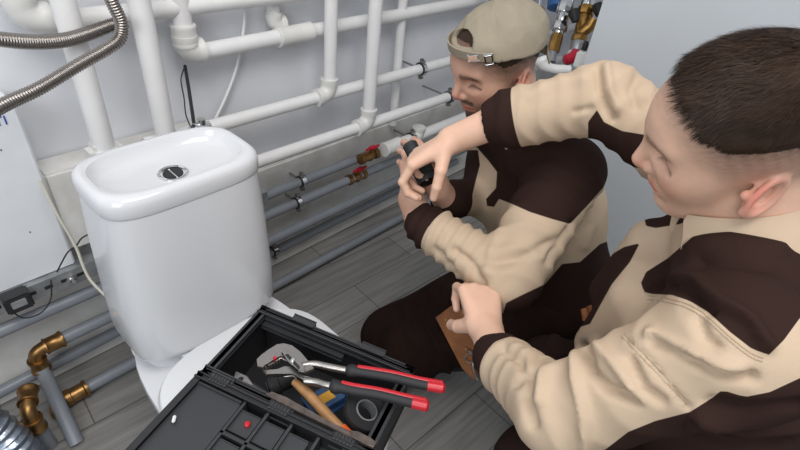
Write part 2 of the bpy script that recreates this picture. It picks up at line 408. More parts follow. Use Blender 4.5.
t = pipe('grey_pipe', [(.085, 1.15, .03), (.32, 1.15, .03), (1.9, 1.15, .03)], .0165, 'lowest grey pipe along the floor, ending in the lower brass elbow', gg, 'greypipe')
MB().lathe((.045, 1.15, .03), (1, 1.15, .03), [(0, .017), (0, .024), (.012, .024), (.014, .021), (.045, .021), (.048, .025), (.055, .025), (.056, .017)]).done('brass_collar', M['brass'], t)
elbow(t, (.02, 1.15, .03), X, -Y, .02, .02, 'brass', 'brass_elbow')
t = pipe('grey_pipe', [(-.2, 1.245, .07), (.6, 1.245, .095), (1.9, 1.245, .10)], .0165, 'grey pipe between the two brass elbowed pipes near the floor', gg, 'greypipe')
t = pipe('grey_pipe', [(-.035, 1.06, .12), (-.03, 1.06, .0)], .0165, 'short upright grey pipe under a brass elbow at the lower left edge', gg, 'greypipe')
brass_elbow((-.036, 1.06, .155), X * .3 + Y * .954, -Z, t)
t = pipe('grey_pipe', [(.55, PY, .385), (1.22, PY, .385)], .0165, 'thin grey pipe running left from the upper red valve', gg, 'greypipe')
for xx, zz, lb in ((.88, .305, 'dark clamp on the grey pipe right of the cistern'), (.80, .10, 'dark clamp on a low grey pipe beside the toilet'), (.90, .385, 'dark clamp on the thin grey pipe below the white ones')):
    clamp((xx, PY if zz > .2 else 1.245, zz if zz > .2 else .097), X, .0165, lb, 'clamps on the grey pipes')
# steel rail
t = thing('strut_rail', (0, 1.2, .40), 'long galvanised steel rail with punched holes, under the white panel', 'rail')
b = MB(); b.box((-.05, 1.1835, .388), (1.6, .003, .040)); b.box((-.05, 1.20, .4095), (1.6, .036, .003)); b.box((-.05, 1.20, .3665), (1.6, .036, .003)); b.done('rail', M['galv'], t, False)
for k in range(9):
    q = (-.10 + k * .036, 1.1822, .388); MB().box(q, (.018, .003, .010), bev=.001).done('slot', M['rubber'], t, False)
for xx in (.235, .165):
    MB().lathe((xx, 1.184, .388), (xx, 0, .388), [(0, .012), (.008, .012), (.009, .006), (.022, .006)], 6).done('bolt', M['chrome'], t)
t = thing('cable_clip', onY(20, 305, 1.17), 'small black box clipped under the steel rail at the left edge', 'clip')
q = onY(17, 300, 1.17); MB().box(q, (.055, .04, .045), bev=.004).done('clip_body', M['black'], t); MB().box(q + np.array([0, -.021, .004]), (.03, .003, .02), bev=.001).done('clip_window', M['galv'], t)
b = MB(); b.tube(catmull([onY(12, 312, 1.15), onY(25, 318, 1.15), onY(42, 312, 1.15), onY(51, 298, 1.16), onY(51, 280, 1.17)]), .0017, 8)
tag(b.done('thin_cable', M['rubber']), 'thin black wire looping out of the black clip', 'cable')
b = MB(); b.tube(catmull([onY(57, 272, 1.178), onY(62, 262, 1.165), onY(68, 252, 1.15), onY(76, 246, 1.14), onY(82, 238, 1.12), onY(94, 232, 1.08)]), .0018, 8)
tag(b.done('thin_cable', M['rubber']), 'thin black wire disappearing behind the left side of the cistern', 'cable')
b = MB(); b.tube(catmull([onY(40, 180, 1.17), onY(57, 214, 1.155), onY(75, 245, 1.14), onY(84, 268, 1.12), onY(92, 282, 1.10), onY(110, 300, 1.05)]), .0035, 10)
tag(b.done('cable', M['cable']), 'cream cable hanging down to the left side of the cistern', 'cable')
b = MB(); b.tube(catmull([onY(249, -40, 1.28), onY(246, 0, 1.28), onY(243, 33, 1.28), onY(237, 66, 1.28), onY(225, 99, 1.28), onY(210, 130, 1.28)]), .0045, 10)
tag(b.done('cable', M['pvc']), 'thin white cable curving down the wall between upright pipes', 'cable')
# foil wrapped pipe lower left
b = MB(); pts = [np.array([-.085, 1.0, .0]), np.array([-.085, 1.0, .05]), np.array([-.09, 1.01, .12]), np.array([-.10, 1.03, .17]), np.array([-.12, 1.05, .24])]
pts = catmull(pts, 10); b.tube(pts, [.042 + .004 * math.sin(i * 1.9) for i in range(len(pts))], 22); tag(b.done('wrapped_pipe', M['foil']), 'pipe wrapped in silvery film at the lower left corner', 'pipe')

# red handled valves
def red_valve(c, label, s=1.0):
    c = np.array(c, float); t = thing('ball_valve', c, label, 'valve', 'red handled valves on the grey pipes')
    MB().lathe(c - X * .045, c + X, [(0, .014), (0, .021), (.018, .021), (.02, .016), (.03, .018), (.045, .022), (.06, .018), (.07, .016), (.072, .021), (.09, .021), (.09, .014)], 8).done('valve_body', M['brass'], t)
    MB().tube([c + Z * .015 - Y * .005, c + Z * .04 - Y * .015], .006).done('stem', M['brass'], t)
    h = c + Z * .044 - Y * .018
    b = MB(); b.box(h, (.07, .012, .007), bev=.003); b.box(h, (.03, .022, .009), bev=.003)
    b.done('handle', M['redh'], t)
red_valve((1.19, PY - .03, .40), 'brass valve with red butterfly handle on the lowest white pipe')
red_valve((1.16, PY, .305), 'brass valve with red butterfly handle on the grey pipe underneath the other valve')

# ------------------------------------------------------------------ corrugated hoses
def corrugated(pts, r, label, m='hose'):
    pts = catmull(pts, 24); P_ = np.array(pts); s = np.r_[0, np.cumsum(np.linalg.norm(np.diff(P_, axis=0), axis=1))]
    L = s[-1]; pitch = .0043; n = int(L / pitch * 5); u = np.linspace(0, L, n); Q = np.stack([np.interp(u, s, P_[:, k]) for k in range(3)], 1)
    rr = [r * (1 + .10 * math.cos(2 * math.pi * i / 5)) for i in range(n)]
    t = thing('corrugated_hose', pts[0], label, 'hose', 'corrugated steel hoses')
    MB().tube(Q, rr, 20).done('hose_wall', M[m], t, auto=False); return t
corrugated([onY(-60, 145, .80), onY(-2, 108, .86), onY(40, 88, .88), onY(80, 64, .88), onY(108, 48, .88), onY(120, 38, .88), onY(121, 22, .88), onY(113, 4, .88), onY(98, -30, .88)], .0095, 'steel corrugated hose bending sharply upward in front of the first upright pipe')
th = corrugated([onY(-60, 30, 1.10), onY(-2, 39, 1.10), onY(35, 42, 1.11), onY(65, 40, 1.12), (*onY(90, 33, 1.13),), onY(112, 25, 1.13), onY(127, 21, 1.12)], .0125, 'steel corrugated hose curving behind the first upright pipe near the top')

# ------------------------------------------------------------------ TOILET
def sring(cx, cy, z, rx, ry, e=4, n=56, yf=1.0):
    out = []; cx += .006 * max(0, z - .45) / .38
    for i in range(n):
        a = 2 * math.pi * i / n; c, s = math.cos(a), math.sin(a)
        x = math.copysign(abs(c) ** (2 / e), c) * rx; y = math.copysign(abs(s) ** (2 / e), s) * ry
        out.append(Vector((cx + x, cy + y, z)))
    return out
TO = thing('toilet', (.325, .6, 0), 'white close-coupled toilet with a toolbox on its closed seat', 'toilet')
cx, cy = .325, .835
b = MB(); rs = []
for z, rx, ry, dy in ((.442, .125, .070, .004), (.440, .145, .092, .002), (.446, .158, .104, .0), (.465, .163, .109, .0), (.55, .162, .1075, .001), (.68, .157, .103, .004), (.790, .1505, .0975, .007), (.792, .145, .092, .007)):
    rs.append(sring(cx, cy + dy, z, rx, ry, 4.2))
b.rings(rs); b.done('cistern', M['ceramic'], TO)
b = MB(); rs = []
for z, rx, ry, dy, e in ((.790, .147, .093, .007, 4.2), (.792, .1520, .0985, .007, 4.2), (.796, .1532, .0995, .007, 4.2), (.815, .1532, .0995, .007, 4.2), (.824, .151, .097, .007, 4.0), (.829, .146, .092, .007, 3.8), (.830, .140, .086, .008, 3.5), (.828, .134, .079, .009, 3.2), (.818, .129, .073, .010, 3.2), (.809, .123, .067, .010, 3), (.805, .114, .058, .011, 2.8), (.804, .07, .03, .004, 2.4), (.804, .03, .012, .002, 2.2)):
    rs.append(sring(cx, cy + dy, z, rx, ry, e))
b.rings(rs); b.done('cistern_lid', M['ceramic'], TO)
q = onZ(173, 173, .806)
fb = MB().lathe((q[0], q[1], .8015), (q[0], q[1], 1), [(0, .027), (.006, .027), (.007, .025), (.005, .022), (.001, .021), (.001, .002)], 28).done('flush_button_ring', M['chrome'], TO)
b = MB()
for s in (1, -1): b.prism([(q[0] + s * .002, q[1] - .017, .804)] + [(q[0] + s * (.002 + .016 * math.sin(a)), q[1] - .017 * math.cos(a), .804) for a in [math.pi * k / 10 for k in range(1, 10)]] + [(q[0] + s * .002, q[1] + .017, .804)], Z, .003)
b.done('flush_button', M['rubber'], fb, False)
# bowl + pedestal
def dring(z, w_, yb, yf, cyy=.55, n=56):
    out = []
    for i in range(n):
        a = 2 * math.pi * i / n; c, s = math.cos(a), math.sin(a)
        x = math.copysign(abs(c) ** (.85), c) * w_
        y = (cyy + (yb - cyy) * (abs(s) ** .5)) if s > 0 else (cyy - (cyy - yf) * abs(s))
        out.append(Vector((cx + x, y, z)))
    return out
b = MB(); rs = [dring(z, w_, yb, yf, cc) for z, w_, yb, yf, cc in ((0, .105, .86, .44, .6), (.02, .11, .865, .43, .6), (.10, .105, .87, .43, .6), (.20, .115, .88, .40, .58), (.29, .145, .90, .34, .56), (.36, .172, .92, .30, .55), (.395, .18, .93, .292, .55), (.405, .178, .93, .295, .55))]
b.rings(rs); b.done('bowl', M['ceramic'], TO)
b = MB(); b.rings([sring(cx, .83, z, rx, ry, 4) for z, rx, ry in ((.38, .15, .09), (.42, .135, .08), (.446, .128, .075))]); b.done('cistern_base', M['ceramic'], TO)
b = MB(); rs = [dring(z, w_, yb, yf, .55) for z, w_, yb, yf in ((.407, .178, .735, .290), (.410, .184, .738, .284), (.422, .186, .738, .282), (.426, .182, .736, .286))]; b.rings(rs); b.done('seat', M['seat'], TO)
b = MB(); rs = [dring(z, w_, yb, yf, .55) for z, w_, yb, yf in ((.428, .181, .735, .287), (.431, .187, .738, .281), (.440, .187, .738, .281), (.447, .182, .735, .286), (.450, .165, .72, .305), (.452, .12, .69, .35))]; b.rings(rs); b.done('seat_cover', M['seat'], TO)
for s in (1, -1): MB().lathe((cx + s * .07 - .02, .742, .432), (2, .742, .432), [(0, .001), (0, .011), (.04, .011), (.04, .001)], 16).done('hinge', M['seat'], TO)

# inlet hose and fitting at the cistern
it = thing('inlet_hose', (.43, .97, .80), 'black supply hose with chrome nut and thin wire, behind the right end of the cistern', 'hose')
q0 = np.array([.435, .965, .80]); 
MB().tube([P(185, 66, 1.31), P(189, 90, 1.26), P(194, 124, 1.19), q0], .0042, 10).done('hose_run', M['rubber'], it)
MB().tube(catmull([P(184, 68, 1.31), P(181, 80, 1.29), P(184, 98, 1.26), P(186, 115, 1.22), P(192, 130, 1.18)]), .0016, 8).done('wire', M['rubber'], it)
q = P(202, 127, 1.17)
MB().lathe(q - X * .03, q + X, [(0, .004), (0, .009), (.012, .009), (.012, .013), (.028, .013), (.028, .009), (.05, .009), (.05, .004)], 10).done('nut', M['chrome'], it)
MB().lathe(q + Z * .02, q - Z, [(0, .003), (0, .010), (.012, .010), (.012, .006), (.05, .006)], 10).done('valve', M['chrome'], it)

# ------------------------------------------------------------------ TOOLBOX
A0 = onZ(202, 372, .57)[:2]; B0 = onZ(262, 308, .57)[:2]
e1 = (B0 - A0); W_ = .175; e1 /= np.linalg.norm(e1); e2 = np.array([e1[1], -e1[0]]); LEN = .325
def TB(u, v, z): p = A0 + e1 * u + e2 * v; return np.array([p[0], p[1], z])   # u across, v along
ROT = Matrix(((e1[0], e2[0], 0), (e1[1], e2[1], 0), (0, 0, 1)))
zb = .453; zt = .57
tb = thing('toolbox', TB(W_ / 2, LEN / 2, zb), 'black plastic toolbox lying open on the toilet seat', 'toolbox')
def rbox(b, u0, u1, v0, v1, z0, z1, bev=.003):
    b.box(TB((u0 + u1) / 2, (v0 + v1) / 2, (z0 + z1) / 2), (u1 - u0, v1 - v0, z1 - z0), ROT, bev); return b
b = MB(); wt = .004
rbox(b, .008, W_ - .008, .008, LEN - .008, zb, zb + .005); rbox(b, .004, .004 + wt, .004, LEN - .004, zb, zt); rbox(b, W_ - .004 - wt, W_ - .004, .004, LEN - .004, zb, zt)
rbox(b, .004, W_ - .004, .004, .004 + wt, zb, zt); rbox(b, .004, W_ - .004, LEN - .004 - wt, LEN - .004, zb, zt)
b.done('body', M['black'], tb, False)
b = MB()
rbox(b, 0, .012, 0, LEN, zt - .012, zt); rbox(b, W_ - .012, W_, 0, LEN, zt - .012, zt); rbox(b, 0, W_, 0, .012, zt - .012, zt); rbox(b, 0, W_, LEN - .012, LEN, zt - .012, zt)
b.done('rim', M['black2'], tb, False)
for v0 in (.07, .22):
    b = MB(); rbox(b, W_ - .002, W_ + .010, v0, v0 + .045, zt - .045, zt + .004, .002); lt = b.done('latch', M['black2'], tb, False)
# inner step on the far wall
b = MB(); rbox(b, W_ - .022, W_ - .012, .012, .19, zt - .03, zt - .022, .002); rbox(b, .012, .02, .012, LEN - .012, zt - .03, zt - .022, .002); b.done('inner_ledge', M['black2'], tb, False)
# lid, opened flat
lid = None
LZ = .545; LT = .574; LW = .185
b = MB(); g = -.006
rbox(b, g - LW, g, 0, LEN, LZ - .012, LZ - .006); rbox(b, g - .006, g, 0, LEN, LZ - .012, LT); rbox(b, g - LW, g - LW + .006, 0, LEN, LZ - .012, LT)
rbox(b, g - LW, g, 0, .006, LZ - .012, LT); rbox(b, g - LW, g, LEN - .006, LEN, LZ - .012, LT)
lid = b.done('lid', M['black'], tb, False)
b = MB(); rbox(b, g - LW + .014, g - .014, .012, .092, LZ - .006, LT - .008, .004)
b.done('inset_panel', M['black2'], lid, False)
b = MB(); rbox(b, g - .070, g - .066, .10, LEN - .01, LZ - .008, LT - .004, .001); rbox(b, g - .125, g - .121, .10, LEN - .01, LZ - .008, LT - .004, .001)
for v0 in (.10, .145, .19, .24, .285): rbox(b, g - LW + .010, g - .010, v0, v0 + .003, LZ - .008, LT - .004, .001)
b.done('dividers', M['black2'], lid, False)
for k, (u0, v0) in enumerate(((-.040, .105), (-.040, .15), (-.095, .105), (-.095, .15), (-.040, .195), (-.095, .195), (-.155, .105), (-.155, .15), (-.155, .195))):
    b = MB(); rbox(b, g + u0 - .018, g + u0 + .018, v0, v0 + .034, LT - .012, LT - .009, .003); b.done('compartment_cover', M['black2'], lid, False)
for v0 in (.02, .14, .26):
    b = MB(); rbox(b, -.012, .006, v0, v0 + .04, zt - .012, zt + .003, .003)
    for kk in range(6): rbox(b, -.010, .004, v0 + .003 + kk * .006, v0 + .006 + kk * .006, zt + .003, zt + .006, .001)
    b.done('hinge', M['black2'], tb, False)
q = TB(-.045, .128, LT - .004); MB().lathe(q - Z * .02, q, [(0, .005), (.02, .005), (.022, .003)], 12).done('red_bit', M['red'], lid, label='red round bit in a lid compartment')
p0 = onZ(174, 419, LT - .002); b = MB(); b.box(p0, (.013, .005, .004), Matrix.Rotation(.9, 3, 'Z'), .0015); b.done('catch', M['pvc'], lid, label='small white catch')

# tools
def OZ(px, py, z): return onZ(px, py, z)
def flat(pxs, z, h, name, m, parent, bev=.0015, tilt=None, smooth=True):
    zz = (lambda p: z) if tilt is None else tilt
    return MB().prism([OZ(px, py, zz((px, py))) for px, py in pxs], Z, h, bev).done(name, m, parent, smooth)
pl = thing('water_pump_pliers', OZ(300, 365, .60), 'large steel water pump pliers with black and red handles, across the toolbox', 'pliers')
PZ = .590
# jaw and slotted head (upper half)
flat([(257, 362), (262, 357), (270, 352), (277, 347), (284, 346), (292, 348), (300, 354), (308, 364), (314, 371), (305, 375), (296, 368), (288, 362), (281, 358), (275, 362), (268, 366), (263, 370), (258, 369)], PZ, .009, 'upper_jaw', M['steel'], pl)
flat([(263, 372), (270, 373), (278, 373), (284, 369), (291, 369), (300, 378), (312, 381), (330, 385), (331, 389), (318, 387), (303, 384), (293, 376), (284, 377), (275, 377), (267, 377)], PZ - .007, .009, 'lower_jaw', M['steel'], pl)
flat([(281, 353), (287, 351), (296, 358), (305, 367), (304, 373), (298, 372), (288, 362)], PZ + .009, .003, 'slotted_plate', M['steel'], pl)
flat([(285, 355), (288, 354), (300, 367), (299, 370)], PZ + .0115, .0015, 'slot', M['rubber'], pl, .0004)
q = OZ(293, 361, PZ + .012); MB().lathe(q, q + Z, [(0, .0045), (.003, .0045), (.0045, .003)], 12).done('pivot', M['chrome'], pl)
for k in range(6):
    a = OZ(266 + k * 2.6, 368 - k * 1.4, PZ + .004); MB().box(a, (.0015, .004, .008)).done('tooth', M['rust'], pl, False)
q = OZ(275, 360, PZ + .004); MB().lathe(q, q + Z, [(0, .003), (.007, .003)], 10).done('grip_mark', M['red'], pl)
def handle(pts, z0, z1, rs):
    n = len(pts); P3 = [OZ(x, y, z0 + (z1 - z0) * i / (n - 1)) for i, (x, y) in enumerate(pts)]
    return P3
for nm, shank, grip in (('upper', [(300, 366), (314, 364), (330, 367), (350, 371)], [(346, 370), (358, 372), (372, 374), (395, 378), (420, 384), (443, 388)]), ('lower', [(305, 381), (316, 382), (326, 385), (334, 386)], [(330, 386), (342, 388), (356, 391), (380, 395), (405, 401), (427, 406)])):
    P3 = handle(shank, PZ + .004, PZ + .008, 0)
    MB().tube(catmull(P3, 5), .0062, 10).done('shank', M['steel'], pl)
    P3 = catmull(handle(grip, PZ + .009, PZ + .020, 0), 6); n = len(P3)
    rr = [.0085 + .0035 * math.exp(-((i / n - .10) / .07) ** 2) for i in range(n)]; rr[0] = .006
    hg = MB().tube(P3, rr, 14).done('handle_grip', M['rubber'], pl)
    # red inlay along the far edge, and red end
    off = np.array([.0035, .0050, .0030]); P4 = [p + off for p in P3[int(n * .22):]]
    MB().tube(P4, .0058, 12).done('red_inlay', M['red'], hg)
    P5 = P3[-5:]; P5 = P5 + [P5[-1] + (P5[-1] - P5[-2]) * .5]; MB().tube(P5, [.0094] * (len(P5) - 1) + [.006], 14).done('red_end', M['red'], hg)
# rubber mallet
ml = thing('mallet', OZ(290, 390, .53), 'black rubber mallet with a wooden handle inside the toolbox', 'mallet')
a = OZ(268, 388, .525); bb = OZ(304, 372, .535); L_ = np.linalg.norm(bb - a)
MB().lathe(a, bb, [(0, .002), (0, .015), (.003, .019), (.02, .019), (.022, .017), (L_ - .02, .017), (L_ - .018, .019), (L_ - .003, .019), (L_, .015), (L_, .002)], 28).done('mallet_head', M['rubber'], ml)
MB().lathe(a + (a - bb) / L_ * .0008, bb, [(0, .001), (0, .012), (.001, .013)], 24).done('end_face', M['galv'], ml, label='pale worn striking face')
hp = [OZ(295, 381, .562), OZ(310, 396, .560), OZ(328, 416, .556), OZ(342, 430, .553)]
MB().tube(catmull(hp, 6), [.0082 + .0012 * math.sin(i / 18 * 3.1) for i in range(19)], 16).done('handle', M['wood'], ml)
hp = [OZ(341, 429, .553), OZ(352, 441, .551), OZ(372, 464, .548)]
MB().tube(catmull(hp, 6), .0105, 16).done('handle_grip', M['orange'], ml)
# pipe wrench / long worn bar
wr = thing('wrench', OZ(320, 425, .565), 'long worn steel wrench beside the mallet handle in the toolbox', 'wrench')
flat([(266, 396), (272, 393), (286, 399), (320, 418), (357, 437), (355, 441), (316, 422), (280, 404)], .575, .006, 'shank', M['rust'], wr)
flat([(350, 433), (358, 434), (370, 440), (376, 445), (373, 450), (364, 446), (353, 440)], .576, .009, 'jaw', M['rust'], wr)
MB().tube([OZ(330, 428, .558), OZ(358, 446, .558)], .006, 12).done('adjusting_screw', M['steel'], wr)
# screwdriver
sd = thing('screwdriver', OZ(300, 410, .50), 'screwdriver with thin steel blade under the wrench', 'screwdriver')
MB().tube([OZ(290, 404, .515), OZ(330, 430, .515)], .0035, 10).done('blade', M['steel'], sd); MB().tube(catmull([OZ(328, 429, .515), OZ(338, 435, .515), OZ(362, 450, .515)], 5), [.006, .011, .012, .011, .010, .011, .012, .012, .011, .010, .006], 12).done('handle', M['black2'], sd)
# tape rolls
def roll(c, R, r, h, label, core):
    t = thing('tape_roll', c, label, 'tape'); c = np.array(c, float); ax = np.array([.25, -.3, 1.]); ax /= np.linalg.norm(ax)
    MB().lathe(c, c + ax, [(0, r), (0, R), (.002, R + .001), (h - .002, R + .001), (h, R), (h + .0005, r + .004), (h, r), (0, r)], 36, False).done('tape', M['rubber'], t)
    b = MB(); b.lathe(c, c + ax, [(0, r - .002), (0, r + .0005), (h + .001, r + .0005), (h + .001, r - .002), (0, r - .002)], 36, False); b.done('core', M[core], t)
roll(OZ(362, 416, .538), .036, .019, .020, 'black tape roll with grey core in the right end of the toolbox', 'galv')
# blue and yellow pack
q = OZ(325, 402, .52); lb = MB(); lb.box(q, (.062, .040, .022), ROT @ Matrix.Rotation(.5, 3, 'Z') @ Matrix.Rotation(.25, 3, 'X'), .004)
pk = thing('label_pack', q, 'blue packet with a yellow patch lying in the toolbox', 'packet'); lb.done('packet', M['bluefab'], pk)
Rk = ROT @ Matrix.Rotation(.5, 3, 'Z') @ Matrix.Rotation(.25, 3, 'X'); MB().box(V(q) + Rk @ Vector((-.002, .002, .0112)), (.036, .022, .001), Rk, 0).done('patch', M['yellow'], pk, False, 'yellow patch')
# scraper with hole
sc = thing('scraper', OZ(250, 382, .53), 'grey steel plate with a round hole at the left end of the toolbox', 'scraper')
b = MB(); rim = [(236, 372), (247, 377), (253, 385), (251, 391), (244, 391), (236, 386), (234, 379)]
b.prism([OZ(x, y, .53) for x, y in rim], Z, .003, .0008).done('plate', M['steel'], sc)
q = OZ(241, 379, .5325); MB().lathe(q, q + Z, [(0, .0045), (.001, .0045)], 16).done('hole', M['rubber'], sc)
hd = [OZ(252, 386, .528), OZ(262, 392, .52), OZ(285, 403, .50)]; MB().tube(catmull(hd, 5), .0085, 12).done('handle', M['black2'], sc)

# ------------------------------------------------------------------ brass valves against the right hand wall
vc = 'valve assemblies at the right'
def stack(px0, py0, px1, py1, d, prof, label, m='brass2', name='valve_assembly'):
    a = P(px0, py0, d); b = P(px1, py1, d); L = np.linalg.norm(b - a); t = thing(name, b, label, 'valve', vc)
    MB().tube([a - (b - a) / L * .01, a + Z * .7], .011).done('feed_pipe', M['galv'], t)
    for (t0, t1, r, mm, nn) in prof:
        p = a + (b - a) * t0; q = a + (b - a) * t1; l = np.linalg.norm(q - p)
        MB().lathe(p, q, [(0, r * .6), (0, r * .94), (l * .12, r), (l * .88, r), (l, r * .94), (l, r * .6)], 8 if nn == 'nut' else 20).done(nn, M[mm], t)
    return t
D_ = 1.95
t1_ = stack(541, -8, 536, 40, D_, [(0, .35, .009, 'chrome', 'stub'), (.35, .60, .024, 'brass2', 'nut'), (.58, .85, .020, 'brass2', 'valve_body'), (.85, 1, .012, 'brass2', 'tip')], 'brass nut and valve just right of the khaki cap')
t2_ = stack(571, -14, 553, 52, D_, [(0, .25, .026, 'chrome', 'valve_body'), (.25, .42, .030, 'chrome', 'nut'), (.42, .56, .024, 'chrome', 'valve_body'), (.56, .68, .030, 'chrome', 'nut'), (.68, .74, .022, 'chrome', 'neck'), (.74, 1, .024, 'brass2', 'nut')], 'chrome valve with a brass lower nut, middle one of the three')
MB().tube([P(553, 50, D_), P(551, 62, D_)], .018).done('lower_pipe', M['greypipe'], t2_)
t3_ = stack(592, -14, 575, 56, D_, [(0, .30, .026, 'chrome', 'valve_body'), (.30, .42, .032, 'brass2', 'nut'), (.42, .72, .026, 'brass2', 'valve_body'), (.70, .80, .030, 'brass2', 'nut'), (.80, .95, .028, 'galv', 'collar'), (.95, 1.05, .032, 'pvc', 'collar')], 'brass strainer valve with a side branch, rightmost of the three')
MB().tube([P(582, 32, D_ - .01), P(590, 26, D_ - .03), P(594, 19, D_ - .04)], [.024, .022, .020], 16).done('side_branch', M['brass2'], t3_)
for px, py in ((573, 10), (597, 4)):
    q = P(px, py, D_ - .05); MB().lathe(q, P(px + 2, py + 8, D_ - .05), [(0, .008), (0, .018), (.02, .02), (.045, .014), (.045, .004)], 14).done('black_knob', M['rubber'], t2_ if px < 580 else t3_)
rh = t3_
MB().tube(catmull([P(578, 51, 1.8), P(573, 57, 1.8), P(564, 61, 1.8)], 5), [.012] + [.02] * 9 + [.012], 12).done('lever', M['redh'], rh, label='red lever')
wp = thing('white_tap', P(555, 68, 1.75), 'white curved plastic tap handle right of the cap', 'tap')
MB().tube(catmull([P(541, 58, 1.75), P(544, 65, 1.75), P(553, 69, 1.75), P(570, 70, 1.75)], 5), [.022, .026, .028, .028, .024, .022, .021, .020, .018, .017, .017, .017, .017, .017, .016, .016], 16).done('lever', M['pvc'], wp)
MB().box(P(584, 60, 1.75), (.05, .05, .06), bev=.006).done('tap_body', M['pvc'], wp)
q = P(584, 50, 1.74); MB().lathe(q, q + Z, [(0, .01), (.02, .01), (.03, .006)], 10).done('knob', M['rubber'], wp)
bc = thing('filter_cup', P(560, -6, 2.0), 'blue plastic filter cup at the top edge above the valves', 'filter')
MB().lathe(P(557, 9, 2.03), P(560, -20, 2.03), [(0, .03), (.005, .04), (.14, .04), (.14, .03)], 24).done('cup', mat('blue_plastic', (.03, .12, .32), .4), bc)
hs = thing('hose_end', P(502, 6, 2.0), 'ribbed metal hose end above the khaki cap', 'hose')
corr = catmull([P(478, -120, 1.9), P(482, -60, 1.9), P(490, -14, 1.9), P(498, 2, 1.9), P(508, 8, 1.9)], 8); MB().tube(corr, [.022 + .002 * (i % 2) for i in range(len(corr))], 18).done('hose_wall', M['hose'], hs)

# ================================================================== PEOPLE
def nrm(v): v = np.array(v, float); return v / np.linalg.norm(v)
def head_fn(F, L, U, O, beard=False):
    """signed distance of a head; frame: F forward, L left, U up, O between the ears"""
    R = np.array([F, L, U], np.float32); O = np.asarray(O, np.float32)
    def loc(p): return (p - O) @ R.T
    def fn(p):
        q = loc(p); s = q.copy(); s[:, 1] = np.abs(s[:, 1])
        d = ell(s, (.0, 0, .046), (.098, .0765, .088))
        d = smin(d, ell(s, (.052, 0, .045), (.05, .06, .052)), .02)
        d = smin(d, ell(s, (.045, 0, -.012), (.056, .054, .080)), .025)
        d = smin(d, cone(s, (.0, .055, -.045), (.074, .012, -.084), .018, .016), .028)
        d = smin(d, ell(s, (.035, 0, -.05), (.05, .046, .045)), .02)
        d = smin(d, cone(s, (.090, .008, .042), (.076, .044, .043), .010, .009), .014)      # brow
        d = smin(d, ell(s, (.058, .040, -.008), (.024, .022, .024)), .035)                      # cheekbone
        d = smax(d, -ell(s, (.100, .037, .022), (.021, .022, .0125)), .012)                    # eye socket
        d = smin(d, ell(s, (.0705, .038, .021), (.0135, .018, .0122)), .004)                  # lidded eye
        lid = np.abs(s[:, 2] - .0155 + .05 * np.abs(s[:, 1] - .037)); m = (s[:, 0] > .06) & (np.abs(s[:, 1] - .037) < .017)
        d = d + np.where(m, .0016 * np.exp(-(lid / .0018) ** 2), 0)
        d = smin(d, cone(s, (.094, 0, .034), (.1145, 0, -.004), .0075, .0095), .010)           # nose
        d = smin(d, ell(s, (.108, 0, -.012), (.012, .009, .008)), .006)
        d = smin(d, ell(s, (.100, .012, -.012), (.011, .0075, .0085)), .005)
        d = smax(d, -ell(s, (.107, .0065, -.0215), (.006, .0035, .004)), .002)
        d = smin(d, ell(s, (.086, 0, -.043), (.017, .028, .020)), .012)                        # mouth mound
        d = smin(d, cone(s, (.1005, .004, -.0375), (.088, .024, -.042), .0055, .002), .004)
        d = smin(d, cone(s, (.0985, .0, -.0475), (.087, .022, -.0445), .0062, .002), .004)
        m = (s[:, 0] > .08) & (s[:, 1] < .027)
        d = d + np.where(m, .0026 * np.exp(-((s[:, 2] + .0425 + .06 * (s[:, 1] - .0)) / .0016) ** 2), 0)
        d = smin(d, ell(s, (.083, 0, -.078), (.016, .018, .013)), .012)                        # chin
        # ears: helix ring, concha, lobe on a plane turned out from the head
        ca, sa = math.cos(.45), math.sin(.45)
        e = s - np.array([-.002, .078, -.002], np.float32); ef = e[:, 0] * ca + e[:, 1] * sa; eo = -(-e[:, 0] * sa) * -1 * 0 + (e[:, 1] * ca - e[:, 0] * sa) ; eu = e[:, 2]
        # rotate in plane so the ear leans back
        cb, sb = math.cos(.70), math.sin(.70); x = ef * cb + eu * sb; z = -ef * sb + eu * cb; x = x + .010; y = e[:, 1] * ca + e[:, 0] * -sa
        r = np.sqrt((x / .0145) ** 2 + (z / .0255) ** 2); rad = (r - 1) * .0165
        ring = np.sqrt(rad ** 2 + (y - .0035) ** 2) - .0038
        disc = smax(np.abs(y + .005) - .0030, rad, .003)
        ear = smin(ring, disc, .004); ear = smin(ear, ell(np.stack([x, y, z], 1), (.004, 0, -.0235), (.008, .004, .009)), .004)
        ear = smin(ear, np.sqrt(((np.sqrt((x / .009) ** 2 + ((z - .0) / .018) ** 2) - 1) * .010) ** 2 + (y - .001) ** 2) - .0028, .003)
        ear = smax(ear, -ell(np.stack([x, y, z], 1), (.004, .003, -.004), (.006, .006, .009)), .003)
        ear = smin(ear, cone(np.stack([x, y, z], 1), (.014, -.006, -.008), (.012, .001, -.004), .006, .004), .004)
        return smin(d, ear, .005)
    return fn, loc
